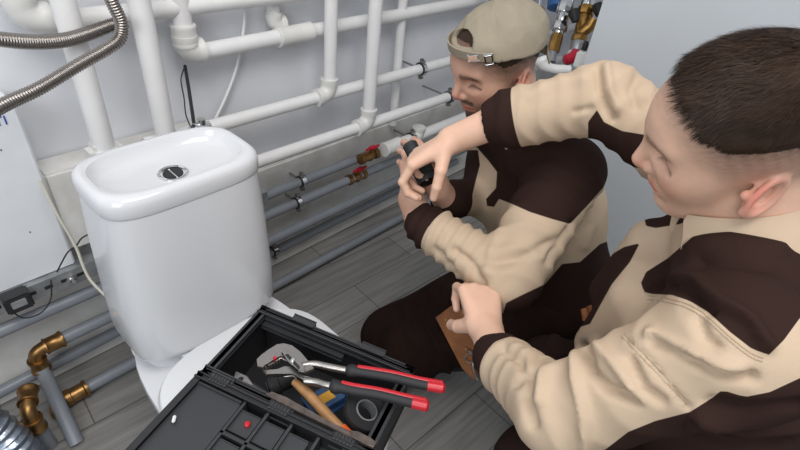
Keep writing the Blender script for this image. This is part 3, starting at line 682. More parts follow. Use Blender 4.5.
def hand_prims(W, D, N, T, size=1.0, curl=((.5, .7, .5),) * 4, spread=.06, thumb=(.5, .5), kn=.088):
    """W wrist, D along the hand, N back-of-hand normal, T +1/-1 side of the thumb"""
    W = np.array(W, float); D = nrm(D); N = np.array(N, float); N = nrm(N - D * (N @ D)); S = np.cross(D, N) * T; pr = []
    s = size; lens = [(.043, .026, .020), (.048, .030, .021), (.044, .028, .021), (.034, .021, .018)]; rr = [.0092, .0095, .0090, .0080]
    for i in range(4):
        o = (.0285, .0095, -.0095, -.0275)[i]; K = W + (D * (kn - (.0, -.003, .002, .010)[i]) + S * o + N * .003) * s
        pr.append(('m', W + (S * o * .45 + D * .01) * s, K, .0165 * s, .0125 * s))
        ang = 0; a = K; d0 = nrm(D + S * spread * (1.5 - i))
        for j in range(3):
            ang += curl[i][j]; dr = nrm(d0 * math.cos(ang) - N * math.sin(ang)); b = a + dr * lens[i][j] * s
            r0 = rr[i] * (1.05, .95, .87)[j] * s; r1 = rr[i] * (.95, .87, .74)[j] * s
            pr.append((i, a, b, r0, r1)); a = b
    b0 = W + (D * .020 + S * .020 - N * .006) * s; td = nrm(D * .75 + S * .75 - N * thumb[0]); b1 = b0 + td * .042 * s
    t2 = nrm(td + (D * .5 - S * .25 - N * thumb[1])); b2 = b1 + t2 * .034 * s; t3 = nrm(t2 + (D * .3 - S * .4 - N * thumb[1] * .6)); b3 = b2 + t3 * .026 * s
    pr += [('m', b0, b1, .0155 * s, .0125 * s), (9, b1, b2, .0115 * s, .0100 * s), (9, b2, b3, .0100 * s, .0080 * s)]
    return pr
def hand_fn(pr, W, r_wrist, F0):
    """palm and fingers; W..F0 the wrist running into the forearm"""
    def fn(p):
        d = cone(p, F0, W, r_wrist * 1.2, r_wrist)
        for q in pr:
            if q[0] == 'm': d = smin(d, cone(p, *q[1:]), .012)
        g = {}
        for q in pr:
            if q[0] != 'm':
                c = cone(p, *q[1:]); g[q[0]] = c if q[0] not in g else smin(g[q[0]], c, .003)
        f = None
        for k in g: f = g[k] if f is None else np.minimum(f, g[k])
        return smin(d, f, .0035)
    pts = np.array([q[2] for q in pr] + [np.array(F0)]); c = (pts.max(0) + pts.min(0)) / 2; return bounded(fn, c, np.linalg.norm(pts - c, axis=1).max() + .025)
def chain(segs, k=.03, c=None, rad=None):
    def fn(p):
        d = None
        for s in segs:
            x = cone(p, *s); d = x if d is None else smin(d, x, k)
        return d
    pts = np.array([s[0] for s in segs] + [s[1] for s in segs]); c = (pts.max(0) + pts.min(0)) / 2; rad = np.linalg.norm(pts - c, axis=1).max() + max(max(s[2], s[3]) for s in segs) + .01
    return bounded(fn, c, rad)
def union(fns, k):
    def fn(p):
        d = fns[0](p)
        for f in fns[1:]: d = smin(d, f(p), k)
        return d
    return fn
def bbox(fn_pts, m): a = np.array(fn_pts); return a.min(0) - m, a.max(0) + m
def vnormals(v, f):
    a, b, c, d = (v[f[:, i]] for i in range(4)); n = np.cross(c - a, d - b); out = np.zeros_like(v)
    for i in range(4): np.add.at(out, f[:, i], n)
    return out / np.maximum(np.linalg.norm(out, axis=1, keepdims=True), 1e-9)
def wrinkle(v, f, fn, amp, seed, limbs=(), creases=(), scale=9, h=.004, flat=None):
    """cloth folds: broad noise, rings across bent limbs, and single creases"""
    n = grad(fn, v, h).astype(np.float64); q = v.astype(np.float64)
    w_ = pnoise(q * scale, seed)
    disp = amp * (.55 * pnoise(q * scale * 1.1, seed + 1) + .5 * (ridge(pnoise(q * scale * 1.7 + 3, seed + 2)) - .3))
    for a, b, per, am, rad in limbs:
        a = np.array(a); b = np.array(b); ax = b - a; L = np.linalg.norm(ax); ax /= L; t = (q - a) @ ax; rd = np.linalg.norm(q - a - np.clip(t, 0, L)[:, None] * ax, axis=1)
        m = np.clip(1 - np.maximum(np.maximum(-t, t - L), 0) / .03, 0, 1) * np.clip((rad - rd) / .03, 0, 1)
        disp += m * am * (ridge(np.sin(t / per * math.pi + 2.2 * w_)) )
    if creases:
        s = proj(v.astype(np.float64)); view = CAM - q; view /= np.linalg.norm(view, axis=1, keepdims=True); fac = np.clip((n * view).sum(1) * 2, 0, 1)
        for pl_, wd, am in creases: disp += 1.6 * am * fac * np.exp(-(line_d(s, pl_) / wd) ** 2)
    if flat is not None: disp *= flat(q)
    return v + (n * disp[:, None]).astype(np.float32), n

def skin_attrs(v, loc, seed, beard, lim):
    q = loc(v); s = q.copy(); s[:, 1] = abs(s[:, 1]); f, l, u = s.T; N = len(v)
    red = np.zeros(N); dark = np.zeros(N); stub = np.zeros(N); near = (np.linalg.norm(q, axis=1) < .19)
    g = lambda c, r: np.exp(-(((s - np.array(c)) / np.array(r)) ** 2).sum(1))
    red = (.8 + .3 * beard * 0) * g((-.008, .090, .004), (.028, .018, .036)) + .35 * g((.075, .045, -.01), (.02, .02, .02)) + .45 * g((.118, 0, -.008), (.012, .015, .012))
    lip = g((.098, .010, -.0425), (.014, .015, .0075)); red = np.maximum(red, .8 * np.clip(lip * 1.8, 0, 1))
    lash = .75 * ((f > .05) & (l > .021) & (l < .056)) * np.exp(-((u - .0150 + .05 * np.abs(l - .037)) / .0022) ** 2)
    brow = (f > .055) * np.clip(1.7 * np.exp(-((u - .043 + .25 * np.clip(l - .035, 0, 1)) / .0055) ** 2) * np.clip((l - .012) / .006, 0, 1) * np.clip((.058 - l) / .008, 0, 1), 0, 1) * (.75 + .25 * pnoise(s * 900, seed))
    mouthl = (f > .085) * (l < .025) * np.exp(-((u + .0425 + .06 * l) / .0014) ** 2) * .8
    nost = g((.107, .0065, -.020), (.005, .004, .004)) * .9
    dark = np.clip(lash * .85 + brow * .8 + mouthl + nost, 0, 1)
    if beard:
        jaw = np.clip((-.018 - u + .35 * np.clip(.05 - f, 0, .1)) / .02, 0, 1) * np.clip((u + .115) / .02, 0, 1) * (f > -.01)
        mus = np.exp(-((u + .028) / .006) ** 2) * (f > .085) * (l < .03); goat = np.exp(-((u + .072) / .018) ** 2) * (f > .06) * (l < .026); side = np.clip(1 - abs(f - .012) / .014, 0, 1) * (u > -.06) * (u < .03)
        stub = np.clip(.85 * jaw + mus * 1.1 + goat * 1.0 + .6 * side, 0, 1.2) * (.85 + .3 * pnoise(s * 500, seed + 3)) * (1 - np.clip(lip * 2, 0, 1))
        dark = np.clip(dark + .55 * (mus + goat) * (1 - np.clip(lip * 2, 0, 1)), 0, 1)
    hl = hairline(f, u)
    stub = np.maximum(stub, np.where(near & (l < .082), np.clip((hl + .040) / .045, 0, 1.15), 0) * (.95 + .2 * pnoise(s * 600, seed + 4)))
    # neck nape
    return dict(red=red * near, dark=dark * near, stub=stub * near)
HL = [.0, .0]
def hairline(f, u):
    """positive inside the haired scalp, roughly metres from its edge"""
    front = .078 + HL[0] - f + .55 * (u - .105)                       # above the forehead
    side = u - .042 + HL[1] - np.where(f > .030, (f - .030) * 1.1, 0) - np.where(f < -.03, (f + .03) * .9, 0)
    return np.minimum(front, side)

def body_obj(name, fn, lo, hi, h, parent, loc, seed, beard):
    v, f = surf(fn, lo, hi, h); return link(name, mesh_np(name, v, f, skin_attrs(v, loc, seed, beard, None)), M['skin2' if beard else 'skin'], parent)
def cloth(name, fn, pts, h, parent, m, seed, amp=.004, margin=.15, **k):
    attrs = k.pop('attrs', None); lo, hi = bbox(pts, margin); v, f = surf(fn, lo, hi, h); v0 = v
    v, n = wrinkle(v, f, fn, amp, seed, **k)
    return link(name, mesh_np(name, v, f, attrs(v.astype(np.float64)) if attrs else {}), m, parent)
def boot(parent, heel, toe, ankle, up):
    heel = np.array(heel, float); toe = np.array(toe, float); d = nrm(toe - heel); u = np.array(up, float); L = np.linalg.norm(toe - heel); s = np.cross(d, u)
    fn = chain([(heel + u * .045, heel + d * L * .45 + u * .05, .042, .045), (heel + d * L * .45 + u * .045, toe - d * .03 + u * .035, .045, .036), (heel + u * .05 + d * .03, np.array(ankle), .045, .05)], .03)
    pts = [heel, toe, ankle]; lo, hi = bbox(pts, .09); v, f = surf(fn, lo, hi, .006); o = link('boot', mesh_np('boot', v, f), M['boot'], parent)
    b = MB(); out = []
    for i in range(20):
        a = 2 * math.pi * i / 20; c = math.cos(a); out.append(heel + d * (L / 2 + .5 * (L + .03) * c - .0) + s * .048 * math.copysign(abs(math.sin(a)) ** .7, math.sin(a)) - u * .006)
    b.prism(out, u, .022, .003); b.done('sole', M['rubber'], o)

# ------------------------------------------------------------------ MAN IN FRONT (right)
F2 = nrm(DW((-.894, .039, .447))); U2 = DW((-.364, -.645, -.672)); U2 = nrm(U2 - F2 * (U2 @ F2)); L2 = np.cross(U2, F2); O2 = CW((.414, -.095, .600))
FW2 = nrm(DW((-.917, -.298, .266))); LT2 = nrm(DW((-.39, .519, -.762)))
neck2 = CW((.45, .033, .665)); pelv2 = CW((.575, .43, .93)); mid2 = (neck2 + pelv2) / 2
shL2 = P(745, 345, .545); elL2 = P(560, 412, .68); wrL2 = P(498, 358, .86)
shR2 = CW((.520, -.060, .80)); elR2 = P(604, 99, .89); wrR2 = P(499, 121, .965)
hipL2 = pelv2 + LT2 * .09; hipR2 = pelv2 - LT2 * .09; knL2 = P(546, 474, .80); knR2 = P(552, 372, 1.17)
anL2 = knL2 - FW2 * .10 + np.array([0, 0, 0]); anL2[2] = .10; 
anR2 = knR2 - FW2 * .34; anR2[2] = .10
m2 = thing('person', (pelv2[0], pelv2[1], 0), 'crouching bareheaded person with short brown hair, in beige and brown work jacket, nearest', 'person')
hd2, loc2 = head_fn(F2, L2, U2, O2)
hR = hand_prims(P(452, 140, 1.005), P(415, 163, 1.03) - P(460, 138, 1.00), DW((-.25, -.86, -.42)), -1, 1.0, ((.5, .95, .6), (.6, .95, .6), (.65, .9, .6), (.7, .9, .6)), thumb=(.8, .5))
WL = P(487, 333, .925)
hL = hand_prims(WL, P(478, 288, .995) - WL, DW((.15, -.35, -.92)), -1, 1.06, ((.8, 1.2, .7), (.85, 1.3, .7), (.9, 1.3, .7), (1.0, 1.3, .7)), thumb=(1.5, .4))
def body2():
    hb = bounded(hd2, O2 + U2 * .02, .165)
    nk = chain([(O2 - U2 * .02 - F2 * .022, neck2 - FW2 * .005, .056, .060)], .02)
    to = chain([(neck2, mid2, .055, .08), (mid2, pelv2, .09, .09), (neck2, shL2, .05, .05), (neck2, shR2, .05, .05)], .05)
    aL = chain([(shL2, elL2, .048, .040), (elL2, wrL2, .038, .027), (wrL2, WL, .027, .026)], .02)
    aR = chain([(shR2, elR2, .045, .038), (elR2, wrR2, .037, .029), (wrR2, P(452, 140, 1.005), .029, .0255)], .02)
    lg = chain([(pelv2 + LT2 * .06, knL2, .08, .05), (knL2, anL2, .048, .035), (pelv2 - LT2 * .06, knR2, .08, .05), (knR2, anR2, .048, .035)], .03)
    return union([hb, nk, to, aL, aR, lg, hand_fn(hR, P(452, 140, 1.005), .0245, wrR2), hand_fn(hL, WL, .0255, wrL2)], .014)
fb2 = body2(); lo, hi = bbox([O2, neck2, pelv2, knL2, knR2, anL2, anR2, shL2, shR2, elL2, wrR2, P(400, 170, 1.03)], .17)
B2 = body_obj('body', fb2, lo, hi, .0024, m2, loc2, 11, False)

# hair: close cropped cap plus combed strands
def hair_cap(loc, F, L, U, O, thick, name, parent, lift=1.0):
    R = np.array([F, L, U], np.float32)
    def fn(p):
        q = loc(p); s = q.copy(); s[:, 1] = abs(s[:, 1]); hl = hairline(s[:, 0], s[:, 2])
        t = thick * np.clip((hl + .004 - .022 * (s[:, 1] > .0) * np.clip((.075 - s[:, 2]) / .03, 0, 1)) / .028, 0, 1)
        d = smin(ell(s, (.0, 0, .046), (.098, .0765, .088)), ell(s, (.052, 0, .045), (.05, .06, .052)), .02)
        return d - t + .0015 * (t <= 0)
    v, f = surf(fn, O - .16, O + .20, .004); q = loc(v); s = q.copy(); s[:, 1] = abs(s[:, 1]); hl = hairline(s[:, 0], s[:, 2]); ok = hl > .016
    keep = ok[f].all(1); wide = (hl > .0)[f].all(1) & (np.random.default_rng(1).random(len(f)) < np.clip((hl[f].mean(1) + .002) / .02, 0, 1) ** 1.5)
    return fn, v, f[keep], f[wide]
fnh, hv, hf, hw = hair_cap(loc2, F2, L2, U2, O2, .0075, 'hair', None)
ho = link('hair', mesh_np('hair', hv, hf), M['hair'], m2)
r_ = np.random.default_rng(3)
def strands(v, f, loc, F, L, U, fn, n, ln, wd, parent, name='strands', fwd=.9):
    idx = r_.integers(0, len(f), n); w = r_.dirichlet((1, 1, 1, 1), n); root = (v[f[idx]] * w[..., None]).sum(1).astype(np.float64)
    nn = grad(fn, root.astype(np.float32), .002); s = loc(root.astype(np.float32)); f_, l_, u_ = s.T
    part = F * fwd + 0 * U; side = np.sign(l_)[:, None] * L * np.clip(abs(l_) / .06, 0, 1)[:, None] * .5
    d = part[None] + side - U * (np.clip((.10 - u_) / .05, 0, 1) * .8)[:, None] + r_.normal(0, .16, (n, 3)) + nn * .12
    swirl = pnoise(s * 45, 5)[:, None] * (L * .45)[None] + pnoise(s * 35, 9)[:, None] * (F * .25)[None]; d = d + swirl
    d = d - nn * ((d * nn).sum(1, keepdims=True)) + nn * (.30 + .25 * r_.random((n, 1))); d /= np.linalg.norm(d, axis=1, keepdims=True)
    short = np.clip((u_ - .045) / .05, .22, 1) * np.clip((f_ + .13) / .12, .35, 1)
    le = ln * short * r_.uniform(.55, 1.15, n); sd = np.cross(d, nn); sd /= np.linalg.norm(sd, axis=1, keepdims=True)
    a = root - nn * .002; b = a + d * (le * .5)[:, None]; c = b + (d - nn * .22) * (le * .5)[:, None]
    W = (sd * wd)[:, None]; V_ = np.stack([a - sd * wd, a + sd * wd, b - sd * wd * .9, b + sd * wd * .9, c - sd * wd * .25, c + sd * wd * .25], 1).reshape(-1, 3)
    k = np.arange(n)[:, None] * 6; q = np.concatenate([k + np.array([0, 1, 3, 2]), k + np.array([2, 3, 5, 4])])
    return link(name, mesh_np(name, V_, q), M['hair'], parent)
so = strands(hv, hw, loc2, F2, L2, U2, fnh, 26000, .017, .00032, ho); so['kind'] = 'stuff'

# jacket
def jacket2():
    dn = np.array([0, 0, -1.])
    sp = nrm(pelv2 - neck2)
    up = neck2 + sp * .05; lo_ = pelv2 - sp * .02; ch = neck2 + sp * .20 + FW2 * .03
    tor = chain([(up + LT2 * .07, ch + LT2 * .075, .085, .115), (ch + LT2 * .075, lo_ + LT2 * .06, .115, .12), (up - LT2 * .07, ch - LT2 * .075, .085, .115), (ch - LT2 * .075, lo_ - LT2 * .06, .115, .12),
                 (neck2 + LT2 * .03, shL2, .062, .066), (neck2 - LT2 * .03, shR2, .062, .060)], .05)
    dL = nrm(wrL2 - elL2); dR = nrm(wrR2 - elR2)
    tor = union([tor, chain([(P(652, 244, .80), P(612, 292, .92), .040, .040), (P(640, 300, .80), P(598, 345, .93), .05, .04)], .03)], .03)
    sl = chain([(shL2, elL2, .074, .060), (elL2, wrL2 - dL * .03, .060, .046), (wrL2 - dL * .03, wrL2 + dL * .012, .040, .038)], .022)
    sr = chain([(shR2, elR2, .064, .062), (elR2, wrR2 - dR * .03, .062, .056), (wrR2 - dR * .04, wrR2 - dR * .002, .048, .045)], .022)
    f = union([tor, sl, sr], .035)
    # neck opening and cuff openings
    na = nrm(O2 - U2 * .06 - neck2 + np.array([0, 0, .03]))
    def g(p):
        d = f(p)
        d = smax(d, -cone(p, wrR2 + dR * .0, wrR2 + dR * .05, .034, .036), .004)
        d = smax(d, -cone(p, wrL2 + dL * .02, wrL2 + dL * .06, .030, .034), .004)
        return d
    return g, dL, dR
fj2, dL2, dR2 = jacket2()
yoke = [(641, 283), (646, 272), (668, 258), (692, 237), (718, 222), (752, 209), (790, 197), (900, 150), (900, 250), (830, 290), (800, 318), (784, 340), (769, 355), (752, 349), (730, 332), (708, 312), (690, 301), (672, 295), (652, 294), (644, 292)]
lowp = [(520, 560), (592, 456), (606, 449), (628, 432), (655, 421), (690, 412), (712, 398), (722, 390), (745, 397), (770, 392), (800, 378), (900, 330), (900, 600)]
inner = [(640, 243), (630, 262), (612, 284), (602, 302), (590, 324), (570, 330), (572, 300), (586, 282), (598, 266), (612, 254), (624, 247)]
chinp = [(640, 196), (650, 190), (708, 205), (700, 216), (680, 224), (656, 228), (646, 226)]
under = [(588, 122), (597, 110), (604, 122), (622, 131), (652, 136), (680, 140), (680, 170), (588, 165)]
def attr2(q):
    s = proj(q); d = np.minimum.reduce([poly_sd(s, yoke), poly_sd(s, lowp), poly_sd(s, chinp)])
    tl = (q - wrL2) @ dL2; rl = np.linalg.norm(q - wrL2 - tl[:, None] * dL2, axis=1); tr = (q - wrR2) @ dR2; rr = np.linalg.norm(q - wrR2 - tr[:, None] * dR2, axis=1)
    cL = np.where(rl < .075, (-.034 - tl) * 500, 50); cR = np.where(rr < .07, (-.036 - tr) * 500, 50)
    dep = (q - CAM) @ RM[:, 2]; far = np.where(dep > .74, poly_sd(s, under), 50)
    inn = np.where((dep > .62) & (dep < 1.0), poly_sd(s, inner), 50)
    brown = -np.minimum.reduce([d, cL, cR, far, inn])
    y = poly_sd(s, yoke); st = np.exp(-((y - 4.0) / .9) ** 2) * .55 + np.exp(-((y - 7.0) / .9) ** 2) * .45
    st += .6 * np.exp(-(line_d(s, [(619, 333), (640, 355), (668, 384), (691, 409)]) / 1.0) ** 2)
    return dict(brown=brown, stitch=np.where(brown < 0, st * (dep < .75), 0))
cre2 = [([(505, 352), (520, 360), (522, 372), (514, 384)], 4, -.006), ([(512, 345), (530, 352), (545, 350)], 5, .005), ([(545, 352), (528, 372), (524, 395), (532, 425)], 5, -.009), ([(560, 356), (545, 372), (540, 400)], 6, .006),
        ([(584, 347), (590, 368), (606, 388), (636, 400)], 5, -.010), ([(596, 345), (612, 360), (632, 385), (640, 398)], 6, .007), ([(575, 352), (576, 380), (585, 420), (584, 448)], 5, .007), ([(632, 362), (644, 388), (662, 400)], 5, -.007),
        ([(652, 335), (680, 350), (715, 362), (740, 368)], 6, .008), ([(655, 340), (690, 358), (722, 374), (752, 376)], 5, -.010), ([(700, 322), (706, 338), (716, 346)], 5, -.006), ([(628, 340), (640, 350), (690, 408)], 2, -.003),
        ([(655, 283), (676, 276), (696, 282), (718, 300), (752, 320), (768, 345)], 6, .008), ([(650, 290), (668, 284), (690, 292), (712, 312)], 4, -.007), ([(700, 262), (735, 262), (775, 268), (800, 285)], 7, -.007), ([(690, 245), (730, 240), (780, 250)], 8, .005),
        ([(712, 402), (745, 410), (800, 404)], 5, -.008), ([(700, 415), (740, 428), (800, 425)], 7, .009), ([(690, 430), (730, 445), (790, 444)], 5, -.008),
        ([(598, 70), (600, 90), (606, 108), (612, 118)], 4, -.008), ([(607, 68), (610, 88), (618, 108)], 4, .005), ([(640, 75), (632, 90), (636, 105)], 5, -.005), ([(530, 95), (550, 84), (585, 78)], 6, .004), ([(655, 82), (648, 98)], 4, .004),
        ([(575, 112), (590, 108)], 3, -.004)]
jk2 = cloth('jacket', fj2, [neck2, pelv2, shL2, shR2, elL2, elR2, wrL2, wrR2], .0050, m2, M['jacket'], 21, .0032, .17, attrs=attr2, creases=cre2,
      limbs=[(shL2, elL2, .06, .0015, .1), (elL2, wrL2, .040, .0015, .08), (shR2, elR2, .04, .002, .09), (elR2, wrR2, .035, .0028, .08)])
# stitched seams lying on the jacket
from mathutils.bvhtree import BVHTree
def stitches(jo, lines, name='stitching', col=None):
    me = jo.data; mw = jo.location + wloc(jo.parent)
    bv = BVHTree.FromPolygons([tuple(v.co) for v in me.vertices], [tuple(p.vertices) for p in me.polygons]); b = MB()
    for ln in lines:
        pts = catmull([np.array([*p, 0.]) for p in ln], 14); d = [np.linalg.norm(np.array(a) - np.array(c)) for a, c in zip(pts, pts[1:])]; s_ = np.r_[0, np.cumsum(d)]; n = int(s_[-1] / 2.6); q = np.array(pts)
        for i in range(n):
            pr = []
            for t in (i * 2.6, i * 2.6 + 1.7):
                x = np.interp(t, s_, q[:, 0]); y = np.interp(t, s_, q[:, 1]); r = ray(x, y); h = bv.ray_cast(V(CAM), V(r).normalized())
                if h[0] is not None: pr.append(h[0] + h[1] * .0004)
            if len(pr) == 2 and (pr[0] - pr[1]).length < .01: b.tube(pr, .00055, 5)
    return b.done(name, M['thread'], jo, auto=False)
M['thread'] = mat('tan_thread', (.40, .30, .20), .8)
yl = [(648, 296), (670, 299), (689, 305), (707, 316), (729, 336), (751, 353), (766, 359)]; sl_ = [(621, 336), (641, 357), (668, 385), (689, 407)]
so2 = stitches(jk2, [yl, [(x - 1, y + 3.5) for x, y in yl], sl_, [(x + 4, y - 2) for x, y in sl_]]); so2['kind'] = 'stuff'
# collar
def collar(name, neck, axis, front, r0, r1, h, parent, m, seed, gap=.55, attrs=None, th=.0035):
    ax = nrm(axis); fr = nrm(front - ax * (front @ ax)); sd = np.cross(ax, fr); b = MB(); rs = []
    for i in range(41):
        a = gap + (2 * math.pi - 2 * gap) * i / 40; d = fr * math.cos(a) + sd * math.sin(a); wv = .003 * math.sin(3 * a + seed)
        prof = [(r0 - th, -.012), (r0 - th, h * .4), (r1 - th, h), (r1 + .004, h + .003), (r1 + .010, h - .004), (r0 + .016 + wv, h * .25), (r0 + .020 + wv, -.008), (r0 + .014, -.012)]
        rs.append([V(neck + d * (r + wv) + ax * z) for r, z in prof])
    b.rings(rs, True, True); o = b.done(name, m, parent); at = o.data.attributes.new('brown', 'FLOAT', 'POINT'); at.data.foreach_set('value', [-5.0] * len(o.data.vertices)); return o
nax2 = nrm(O2 - U2 * .07 - neck2 + np.array([0, 0, .02]))
collar('collar', neck2 + nax2 * .030, nax2 + FW2 * .15, FW2, .068, .070, .034, m2, M['jacket'], 2, .5)
# shirt seen in the neck opening
v, f = surf(chain([(neck2, neck2 + nax2 * .048, .062, .0625)], .01), neck2 - .17, neck2 + .15, .005); link('shirt', mesh_np('shirt', v, f), M['shirt'], m2)
ft2 = chain([(pelv2 + LT2 * .07, knL2, .125, .078), (knL2, anL2, .075, .06), (pelv2 - LT2 * .07, knR2, .125, .078), (knR2, anR2, .075, .06), (pelv2 - LT2 * .07, pelv2 + LT2 * .07, .13, .13)], .04)
cloth('trousers', ft2, [pelv2, knL2, knR2, anL2, anR2], .007, m2, M['trouser'], 31, .005, .17, limbs=[(hipL2, knL2, .05, .006, .14), (hipR2, knR2, .05, .005, .14)])
boot(m2, (anL2[0] - FW2[0] * .05, anL2[1] - FW2[1] * .05, .006), (anL2[0] + FW2[0] * .2, anL2[1] + FW2[1] * .2, .006), anL2, Z)
boot(m2, (anR2[0] - FW2[0] * .05, anR2[1] - FW2[1] * .05, .006), (anR2[0] + FW2[0] * .2, anR2[1] + FW2[1] * .2, .006), anR2, Z)
pk = thing('glove', P(597, 322, 1.0), 'yellowish leather glove between the two people, below the open jacket', 'glove')

# ------------------------------------------------------------------ MAN IN THE CAP
F1 = nrm(DW((-.857, .502, -.12))); U1 = DW((-.266, -.629, -.731)); U1 = nrm(U1 - F1 * (U1 @ F1)); L1 = np.cross(U1, F1); O1 = CW((.219, -.345, 1.1))
FW1 = nrm(DW((-.9, .19, -.40))); LT1 = nrm(DW((.433, .572, -.70)))
neck1 = CW((.275, -.235, 1.2)); pelv1 = CW((.46, .17, 1.48)); mid1 = (neck1 + pelv1) / 2
shL1 = P(566, 172, 1.07); elL1 = P(508, 280, 1.03); wrL1 = P(421, 222, 1.12)
shR1 = P(500, 118, 1.36); elR1 = P(482, 196, 1.36); wrR1 = P(447, 200, 1.22)
knL1 = P(408, 350, 1.48); knR1 = P(388, 336, 1.58)
anL1 = knL1 - FW1 * .36; anL1[2] = .09; anR1 = knR1 - FW1 * .36 - LT1 * .05; anR1[2] = .09
m1 = thing('person', (pelv1[0], pelv1[1], 0), 'bearded person in backwards khaki cap and brown and beige jacket, holding a torch', 'person')
hd1, loc1 = head_fn(F1, L1, U1, O1)
WL1 = P(411, 200, 1.125)
h1L = hand_prims(WL1, P(414, 160, 1.14) - WL1, DW((-.75, .1, -.6)), -1, .98, ((.5, .9, .6), (.6, .9, .6), (.6, .9, .6), (.7, .9, .6)), thumb=(.6, .4))
WR1 = P(440, 192, 1.19)
h1R = hand_prims(WR1, P(424, 170, 1.17) - WR1, DW((.35, .3, -.85)), 1, .98, ((.5, .8, .5),) * 4, thumb=(.7, .4))
def body1():
    hb = bounded(hd1, O1 + U1 * .02, .165)
    nk = chain([(O1 - U1 * .02 - F1 * .022, neck1, .056, .060)], .02)
    to = chain([(neck1, mid1, .055, .09), (mid1, pelv1, .10, .11), (neck1, shL1, .05, .05), (neck1, shR1, .05, .05)], .05)
    aL = chain([(shL1, elL1, .046, .040), (elL1, wrL1, .038, .029), (wrL1, WL1, .028, .026)], .02)
    aR = chain([(shR1, elR1, .045, .038), (elR1, wrR1, .036, .028), (wrR1, WR1, .028, .026)], .02)
    lg = chain([(pelv1 + LT1 * .06, knL1, .08, .05), (knL1, anL1, .048, .035), (pelv1 - LT1 * .06, knR1, .08, .05), (knR1, anR1, .048, .035)], .03)
    return union([hb, nk, to, aL, aR, lg, hand_fn(h1L, WL1, .0255, wrL1), hand_fn(h1R, WR1, .0255, wrR1)], .014)
lo, hi = bbox([O1, neck1, pelv1, knL1, knR1, anL1, anR1, shL1, shR1, elL1, wrR1, P(400, 150, 1.13)], .17)
HL[0] = .014; HL[1] = .014
body_obj('body', body1(), lo, hi, .0028, m1, loc1, 14, True)
HL[0] = .014; HL[1] = .014
fnh1, hv1, hf1, _ = hair_cap(loc1, F1, L1, U1, O1, .0018, 'hair', None); link('hair', mesh_np('hair', hv1, hf1), M['hair'], m1)
# cap worn backwards
def cap_fn(p):
    q = loc1(p); s = q.copy(); s[:, 1] = abs(s[:, 1])
    base = smin(ell(s, (.0, 0, .046), (.098, .0765, .088)), ell(s, (.052, 0, .045), (.05, .06, .052)), .02)
    d = smin(ell(s, (-.003, 0, .048), (.112, .089, .0925)), ell(s, (-.03, 0, .072), (.080, .070, .064)), .02)
    cutz = s[:, 2] - (.060 + .26 * s[:, 0])
    d = smax(d, -cutz, .004)
    hole = ell(s, (.118, 0, .103), (.072, .046, .031)); hole = np.maximum(hole, -(s[:, 2] - (.098)) - 0)
    d = smax(d, -np.maximum(hole, -(base + .003)), .002)
    ang = np.arctan2(s[:, 1], s[:, 0] + .006); seam = np.minimum.reduce([abs(ang - a) for a in (math.pi / 3, 2 * math.pi / 3, 0, math.pi)]) * np.hypot(s[:, 0], s[:, 1])
    return d + .0012 * np.exp(-(seam / .0022) ** 2)
v, f = surf(cap_fn, O1 - .17, O1 + .20, .0028)
nn = grad(cap_fn, v, .002); v = v + (nn * (.0016 * pnoise(v * 45., 8) + .0018 * ridge(pnoise(v * 28. + 2, 4)))[:, None]).astype(np.float32)
cp = link('cap', mesh_np('cap', v, f), M['cap'], m1)
def H1(f_, l, u): return O1 + F1 * f_ + L1 * l + U1 * u
def capsurf(f_, l, u):
    p = H1(f_, l, u).astype(np.float32)[None]
    for _ in range(8): p = p - grad(cap_fn, p, .001) * cap_fn(p)[:, None]
    return p[0].astype(float)
q = H1(-.006, 0, .138); MB().lathe(q - U1 * .004, q + U1, [(0, .006), (.003, .0065), (.007, .004), (.008, .001)], 12).done('button', M['cap'], cp)
def strip(b, pts, off, wd, th):
    rs = []
    for k, (a, u) in enumerate(pts):
        pass
def arcpt(a, u, r=(.112, .090)): return H1(-.006 + math.cos(a) * r[0] * u[0], math.sin(a) * r[1] * u[0], u[1])
b = MB(); rs = []
for i in range(25):
    a = -1.0 + 2.0 * i / 24; z = .064 + .26 * .104 * math.cos(a); k = .945
    p = H1(-.006 + math.cos(a) * .112 * k, math.sin(a) * .089 * (k + .02), z + .006); o = nrm(F1 * math.cos(a) * .8 + L1 * math.sin(a))
    rs.append([V(p + U1 * .009 - o * .002), V(p + U1 * .009 + o * .0015), V(p - U1 * .009 + o * .0025), V(p - U1 * .009 - o * .002)])
b.rings(rs); b.done('strap', M['cap'], cp)
for a, wd in ((.60, .010), (.90, .004)):
    p = H1(-.006 + math.cos(a) * .112 * .97, math.sin(a) * .090, .070 + .26 * .104 * math.cos(a)); o = nrm(F1 * math.cos(a) * .8 + L1 * math.sin(a)); tn = np.cross(U1, o)
    Rm = Matrix([[tn[i], o[i], U1[i]] for i in range(3)])
    if wd > .005: MB().box(p + o * .003, (.020, .003, .013), Rm, .001).done('buckle', M['chrome'], cp)
    else:
        b = MB()
        for x0, z0, sx, sz in ((-.007, 0, .0025, .022), (.007, 0, .0025, .022), (0, .010, .016, .0025), (0, -.010, .016, .0025)): b.box(p + o * .0035 + tn * x0 + U1 * z0, (sx, .0025, sz), Rm, .0006)
        b.done('buckle', M['chrome'], cp)
# brim pointing down the nape
b = MB(); top = []; bot = []
for ring_ in range(6):
    t = ring_ / 5; rr = []
    for i in range(17):
        a = math.pi - .72 + 1.44 * i / 16; ex = t * .05 * (1 - ((i - 8) / 8.0) ** 2 * .55)
        rr.append(H1(-.006 + math.cos(a) * (.104 + ex * .2), math.sin(a) * (.086 + ex * .1), .026 - ex * 1.0 - .012 * (((i - 8) / 8.0) ** 2)))
    top.append([V(p) for p in rr])
for t_ in top: bot.append([p - V(U1) * .003 + V(F1) * .002 for p in t_])
b.rings(top + bot[::-1], False, False, close=False); b.done('brim', M['cap'], cp)

